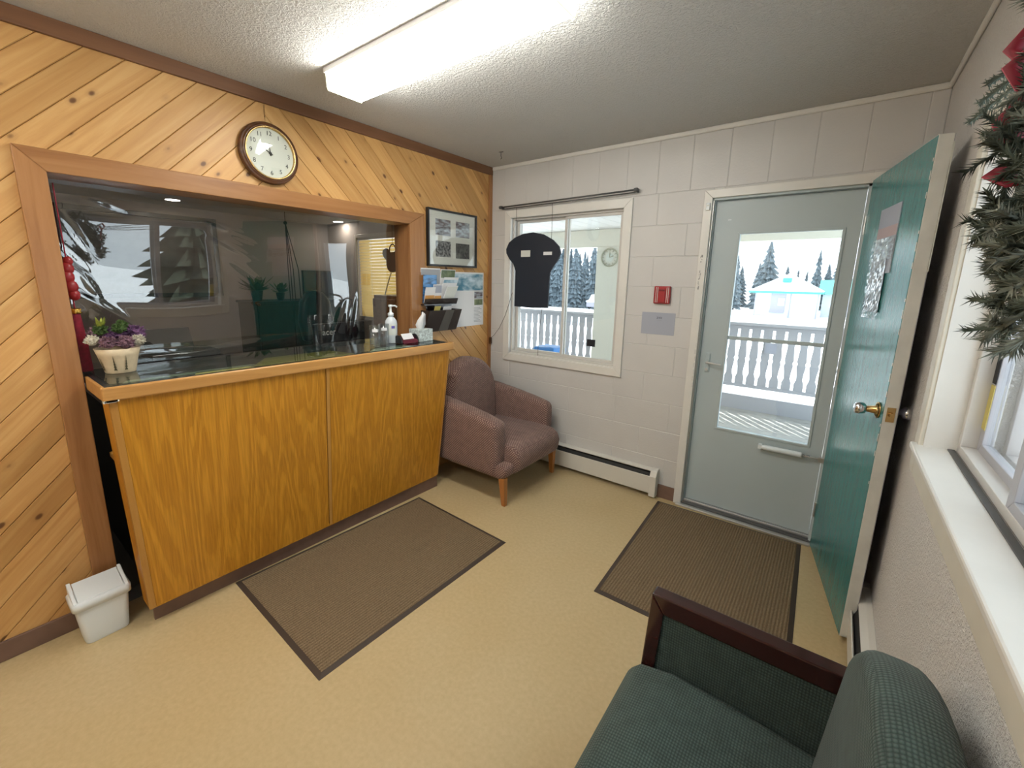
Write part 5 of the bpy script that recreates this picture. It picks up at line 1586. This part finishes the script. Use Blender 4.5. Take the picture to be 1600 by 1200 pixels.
for k in range(12):
    a = 2 * PI * k / 12
    MB().tube([(-0.237 + 0.085 * math.cos(a), 3.032, 1.895 + 0.085 * math.sin(a)), (-0.237 + 0.112 * math.cos(a), 3.032, 1.895 + 0.112 * math.sin(a))], 0.005, 4).build('hour_mark', 'clock_pale', oc2)
MB().tube([(-0.237, 3.03, 1.895), (-0.237, 3.03, 1.97)], 0.005, 4).build('clock_hand', 'clock_pale', oc2)
MB().tube([(-0.237, 3.03, 1.895), (-0.185, 3.03, 1.915)], 0.006, 4).build('clock_hand', 'clock_pale', oc2)
MB().lathe([(0.06, 3.036), (0.06, 3.039)], (-0.237, 0, 1.895), 'y', 24).build('dial', 'dial', oc2)

rl = thing('porch_railing', (0.5, 3.2, -0.05), 'grey porch railing of sawn vase-shaped balusters', 'railing')
RX0, RX1 = -4.1, 3.3
box(RX0, RX1, 3.13, 3.27, 1.035, 1.070).build('top_rail', 'rail_paint', rl, bev=0.004)
box(RX0, RX1, 3.18, 3.22, 0.985, 1.035).build('upper_rail', 'rail_paint', rl)
box(RX0, RX1, 3.175, 3.225, 0.235, 0.275).build('bottom_rail', 'rail_paint', rl)
box(RX0, RX1, 3.14, 3.26, -0.05, 0.135).build('kerb_board', 'rail_paint', rl)
prof = [(0.0, 0.24), (0.13, 0.24), (0.20, 0.52), (0.30, 0.44), (0.42, 0.26), (0.46, 0.42), (0.50, 0.26), (0.56, 0.30), (0.70, 0.44), (0.76, 0.44), (0.80, 0.24), (1.0, 0.24)]
pitch = 0.1275
bz0, bz1 = 0.27, 1.0
P = []
for (t_, g_) in prof:
    P.append((pitch * (1 - g_) / 2, bz0 + (bz1 - bz0) * t_))
outl = [(-w_, z_) for (w_, z_) in P][::-1]
outl = P + outl
bme = MB().prism(outl, 'y', -0.012, 0.012).mesh('baluster', 'rail_paint')
x = RX0 + 0.08
while x < RX1:
    o = bpy.data.objects.new('baluster', bme)
    C.objects.link(o)
    o.location = (x, 3.20, 0)
    o.parent = rl
    o.matrix_parent_inverse = rl.matrix_world.inverted()
    x += pitch
t = thing('railing_notice', (1.895, 3.14, 0.75), 'small grey notice fixed to the porch railing', 'notice')
box(1.827, 1.964, 3.165, 3.185, 0.70, 0.835).build('notice_board', 'rail_paint', t)
box(1.835, 1.956, 3.163, 3.165, 0.71, 0.825).build('notice_sheet', 'sign_paper', t)
t = thing('recycling_bin', (-0.1, 1.25, -0.05), 'blue plastic bin on the porch below the sliding window', 'bin')
loft([rrect(-0.13, 1.28, 0.11, 0.12, 0.02, -0.05, 0), rrect(-0.13, 1.28, 0.13, 0.14, 0.02, 0.72, 0)]).build('bin_body', 'blue_plastic', t, True, bev=0.001)
loft([rrect(-0.13, 1.28, 0.14, 0.15, 0.02, 0.72, 0), rrect(-0.13, 1.28, 0.14, 0.15, 0.02, 0.765, 0), rrect(-0.13, 1.28, 0.13, 0.14, 0.02, 0.79, 0)]).build('lid', 'blue_plastic', t, True)

# pale outbuilding across the snow
ob = thing('outbuilding', (-2.5, 60, -2.4), 'pale outbuilding with a snowy hipped roof and teal eaves across the snow', 'building')
gzb = -2.45
box(-5.45, 0.70, 57.5, 65, gzb, 0.62).build('wall', 'shed_wall', ob)
box(-3.85, -2.35, 57.42, 57.5, -1.55, 0.55).build('wall_panel', 'shed_dark', ob)
box(-3.1, -2.45, 57.36, 57.42, -0.9, 0.0).build('window', 'shed_wall', ob)
box(-3.9, -2.4, 57.38, 57.42, -1.75, -1.45).build('bench', 'shed_dark', ob)
box(-5.2, -4.1, 57.42, 57.5, -2.0, 0.1).build('garage_door', 'shed_wall', ob)
for xx in (-5.5, -1.95, 0.64):
    box(xx, xx + 0.10, 57.38, 57.5, gzb, 0.62).build('corner_post', 'shed_dark', ob)
box(-6.2, 1.05, 57.0, 65.5, 0.55, 0.80).build('eaves', 'teal_roof', ob)
ap = (-2.6, 60.8, 2.75)
MB().add([(-6.2, 57.0, 0.80), (1.05, 57.0, 0.80), (1.05, 65.5, 0.80), (-6.2, 65.5, 0.80), (-2.9, 60.6, 2.75), (-2.3, 60.6, 2.75), (-2.3, 62, 2.75), (-2.9, 62, 2.75)],
         [(0, 1, 5, 4), (1, 2, 6, 5), (2, 3, 7, 6), (3, 0, 4, 7), (4, 5, 6, 7), (3, 2, 1, 0)]).build('roof', 'snow', ob)
MB().box(-3.05, -2.15, 58.7, 60.7, 1.85, 2.35).build('roof_vent', 'teal_roof', ob, bev=0.05)
wg = thing('storage_wing', (4, 66, -2.4), 'low building with a bare teal roof beside the pale outbuilding', 'building')
box(0.9, 9, 64, 70, gzb, 0.5).build('wall', 'siding', wg)
MB().add([(0.4, 63.6, 0.45), (9.4, 63.6, 0.45), (9.4, 70.4, 0.45), (0.4, 70.4, 0.45), (0.4, 67, 2.2), (9.4, 67, 2.2)], [(0, 1, 5, 4), (2, 3, 4, 5), (1, 2, 5), (3, 0, 4), (3, 2, 1, 0)]).build('roof', 'teal_roof', wg)

# conifers
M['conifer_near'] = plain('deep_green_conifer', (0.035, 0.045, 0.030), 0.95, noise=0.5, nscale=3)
def conifer_mesh(seed, h, r, mat='conifer'):
    random.seed(seed)
    m = MB()
    nl = 13
    for i in range(nl):
        f = i / nl
        zb = h * (0.03 + 0.93 * f) - h * 0.02
        zt = zb + h * 0.17 * (1 - f * 0.35)
        rb = r * (1 - f) ** 0.85 * random.uniform(0.85, 1.12) + 0.03 * r
        nk_ = 11
        vv = [(0, 0, zt)]
        for k in range(nk_ * 2):
            a = PI * k / nk_ + random.uniform(-0.1, 0.1)
            q = rb * (random.uniform(0.85, 1.15) if k % 2 == 0 else random.uniform(0.45, 0.65))
            vv.append((q * math.cos(a), q * math.sin(a), zb + random.uniform(-0.03, 0.02) * h * (1 if k % 2 == 0 else -0.5)))
        m.add(vv, [(0, 1 + k, 1 + (k + 1) % (nk_ * 2)) for k in range(nk_ * 2)])
    return m.mesh('crown', mat)
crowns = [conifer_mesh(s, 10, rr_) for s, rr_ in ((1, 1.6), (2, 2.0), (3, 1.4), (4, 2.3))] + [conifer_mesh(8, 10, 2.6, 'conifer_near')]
trunk = MB().lathe([(0.16, 0), (0.10, 3.0)], (0, 0, -0.3), 'z', 8).mesh('trunk', 'bark')
def tree(x, y, s, kind, label, group):
    t = thing('spruce_tree', (x, y, gz(x, y)), label, 'tree', group)
    for nm, me_ in (('crown', crowns[kind]), ('trunk', trunk)):
        o = bpy.data.objects.new(nm, me_)
        C.objects.link(o)
        o.parent = t
        o.scale = (s, s, s)
    t.rotation_euler = (0, 0, random.uniform(0, 6))
random.seed(5)
tree(-6.9, 78, 1.12, 3, 'tallest snowy spruce rising behind the outbuilding roof', 'spruces behind the outbuilding')
for (x, y, s, k) in ((-12.6, 74, 0.82, 0), (-10.4, 73, 0.86, 2), (-8.6, 82, 0.78, 1), (-4.8, 84, 0.72, 1), (-3.4, 86, 0.68, 0), (-2.0, 83, 0.66, 2), (-0.6, 82, 0.98, 2), (0.7, 84, 0.75, 1), (1.9, 81, 0.78, 3), (3.6, 86, 0.66, 2), (4.8, 88, 0.7, 0), (6.4, 86, 0.72, 1), (8.4, 88, 0.8, 0), (-13.8, 80, 0.7, 1), (-11.5, 84, 0.75, 3)):
    tree(x, y, s, k, 'spruce in the line of trees behind the outbuilding', 'spruces behind the outbuilding')
random.seed(9)
for i in range(56):
    f = (i % 28) / 28
    x = -56 + 35 * f + (0 if i < 28 else 0.6) + random.uniform(-0.2, 0.2)
    y = 46 + 8 * f + (0 if i < 28 else 5) + random.uniform(-0.4, 0.4)
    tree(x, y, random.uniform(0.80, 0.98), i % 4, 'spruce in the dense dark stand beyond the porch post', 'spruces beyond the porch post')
random.seed(11)
tree(11.5, 1.35, 0.60, 4, 'broad deep green spruce outside the long window', None)
vx, vy = -23.9, 49.5
vz = gz(vx, vy) + 0.05
pl = thing('parked_truck', (vx + 0.9, vy + 2, vz), 'small snow covered vehicle parked before the dark spruces', 'car')
MB().prism([(vy, vz + 0.3), (vy + 4.4, vz + 0.3), (vy + 4.4, vz + 1.1), (vy + 3.4, vz + 1.6), (vy + 1.6, vz + 1.6), (vy + 1.0, vz + 1.0), (vy, vz + 0.9)], 'x', vx, vx + 1.8).build('body', 'shed_dark', pl, bev=0.08)
MB().prism([(vy, vz + 0.9), (vy + 1.0, vz + 1.0), (vy + 1.6, vz + 1.6), (vy + 3.4, vz + 1.6), (vy + 3.4, vz + 1.9), (vy + 1.5, vz + 1.9), (vy + 0.8, vz + 1.25), (vy - 0.05, vz + 1.1)], 'x', vx - 0.05, vx + 1.85).build('snow_cap', 'snow', pl, bev=0.05)
for dy in (0.8, 3.5):
    for dx in (-0.02, 1.62):
        MB().lathe([(0.34, 0), (0.34, 0.2)], (vx + dx, vy + dy, vz + 0.34), 'x', 16).build('wheel', 'black', pl)
print('objects', len(scene.objects))
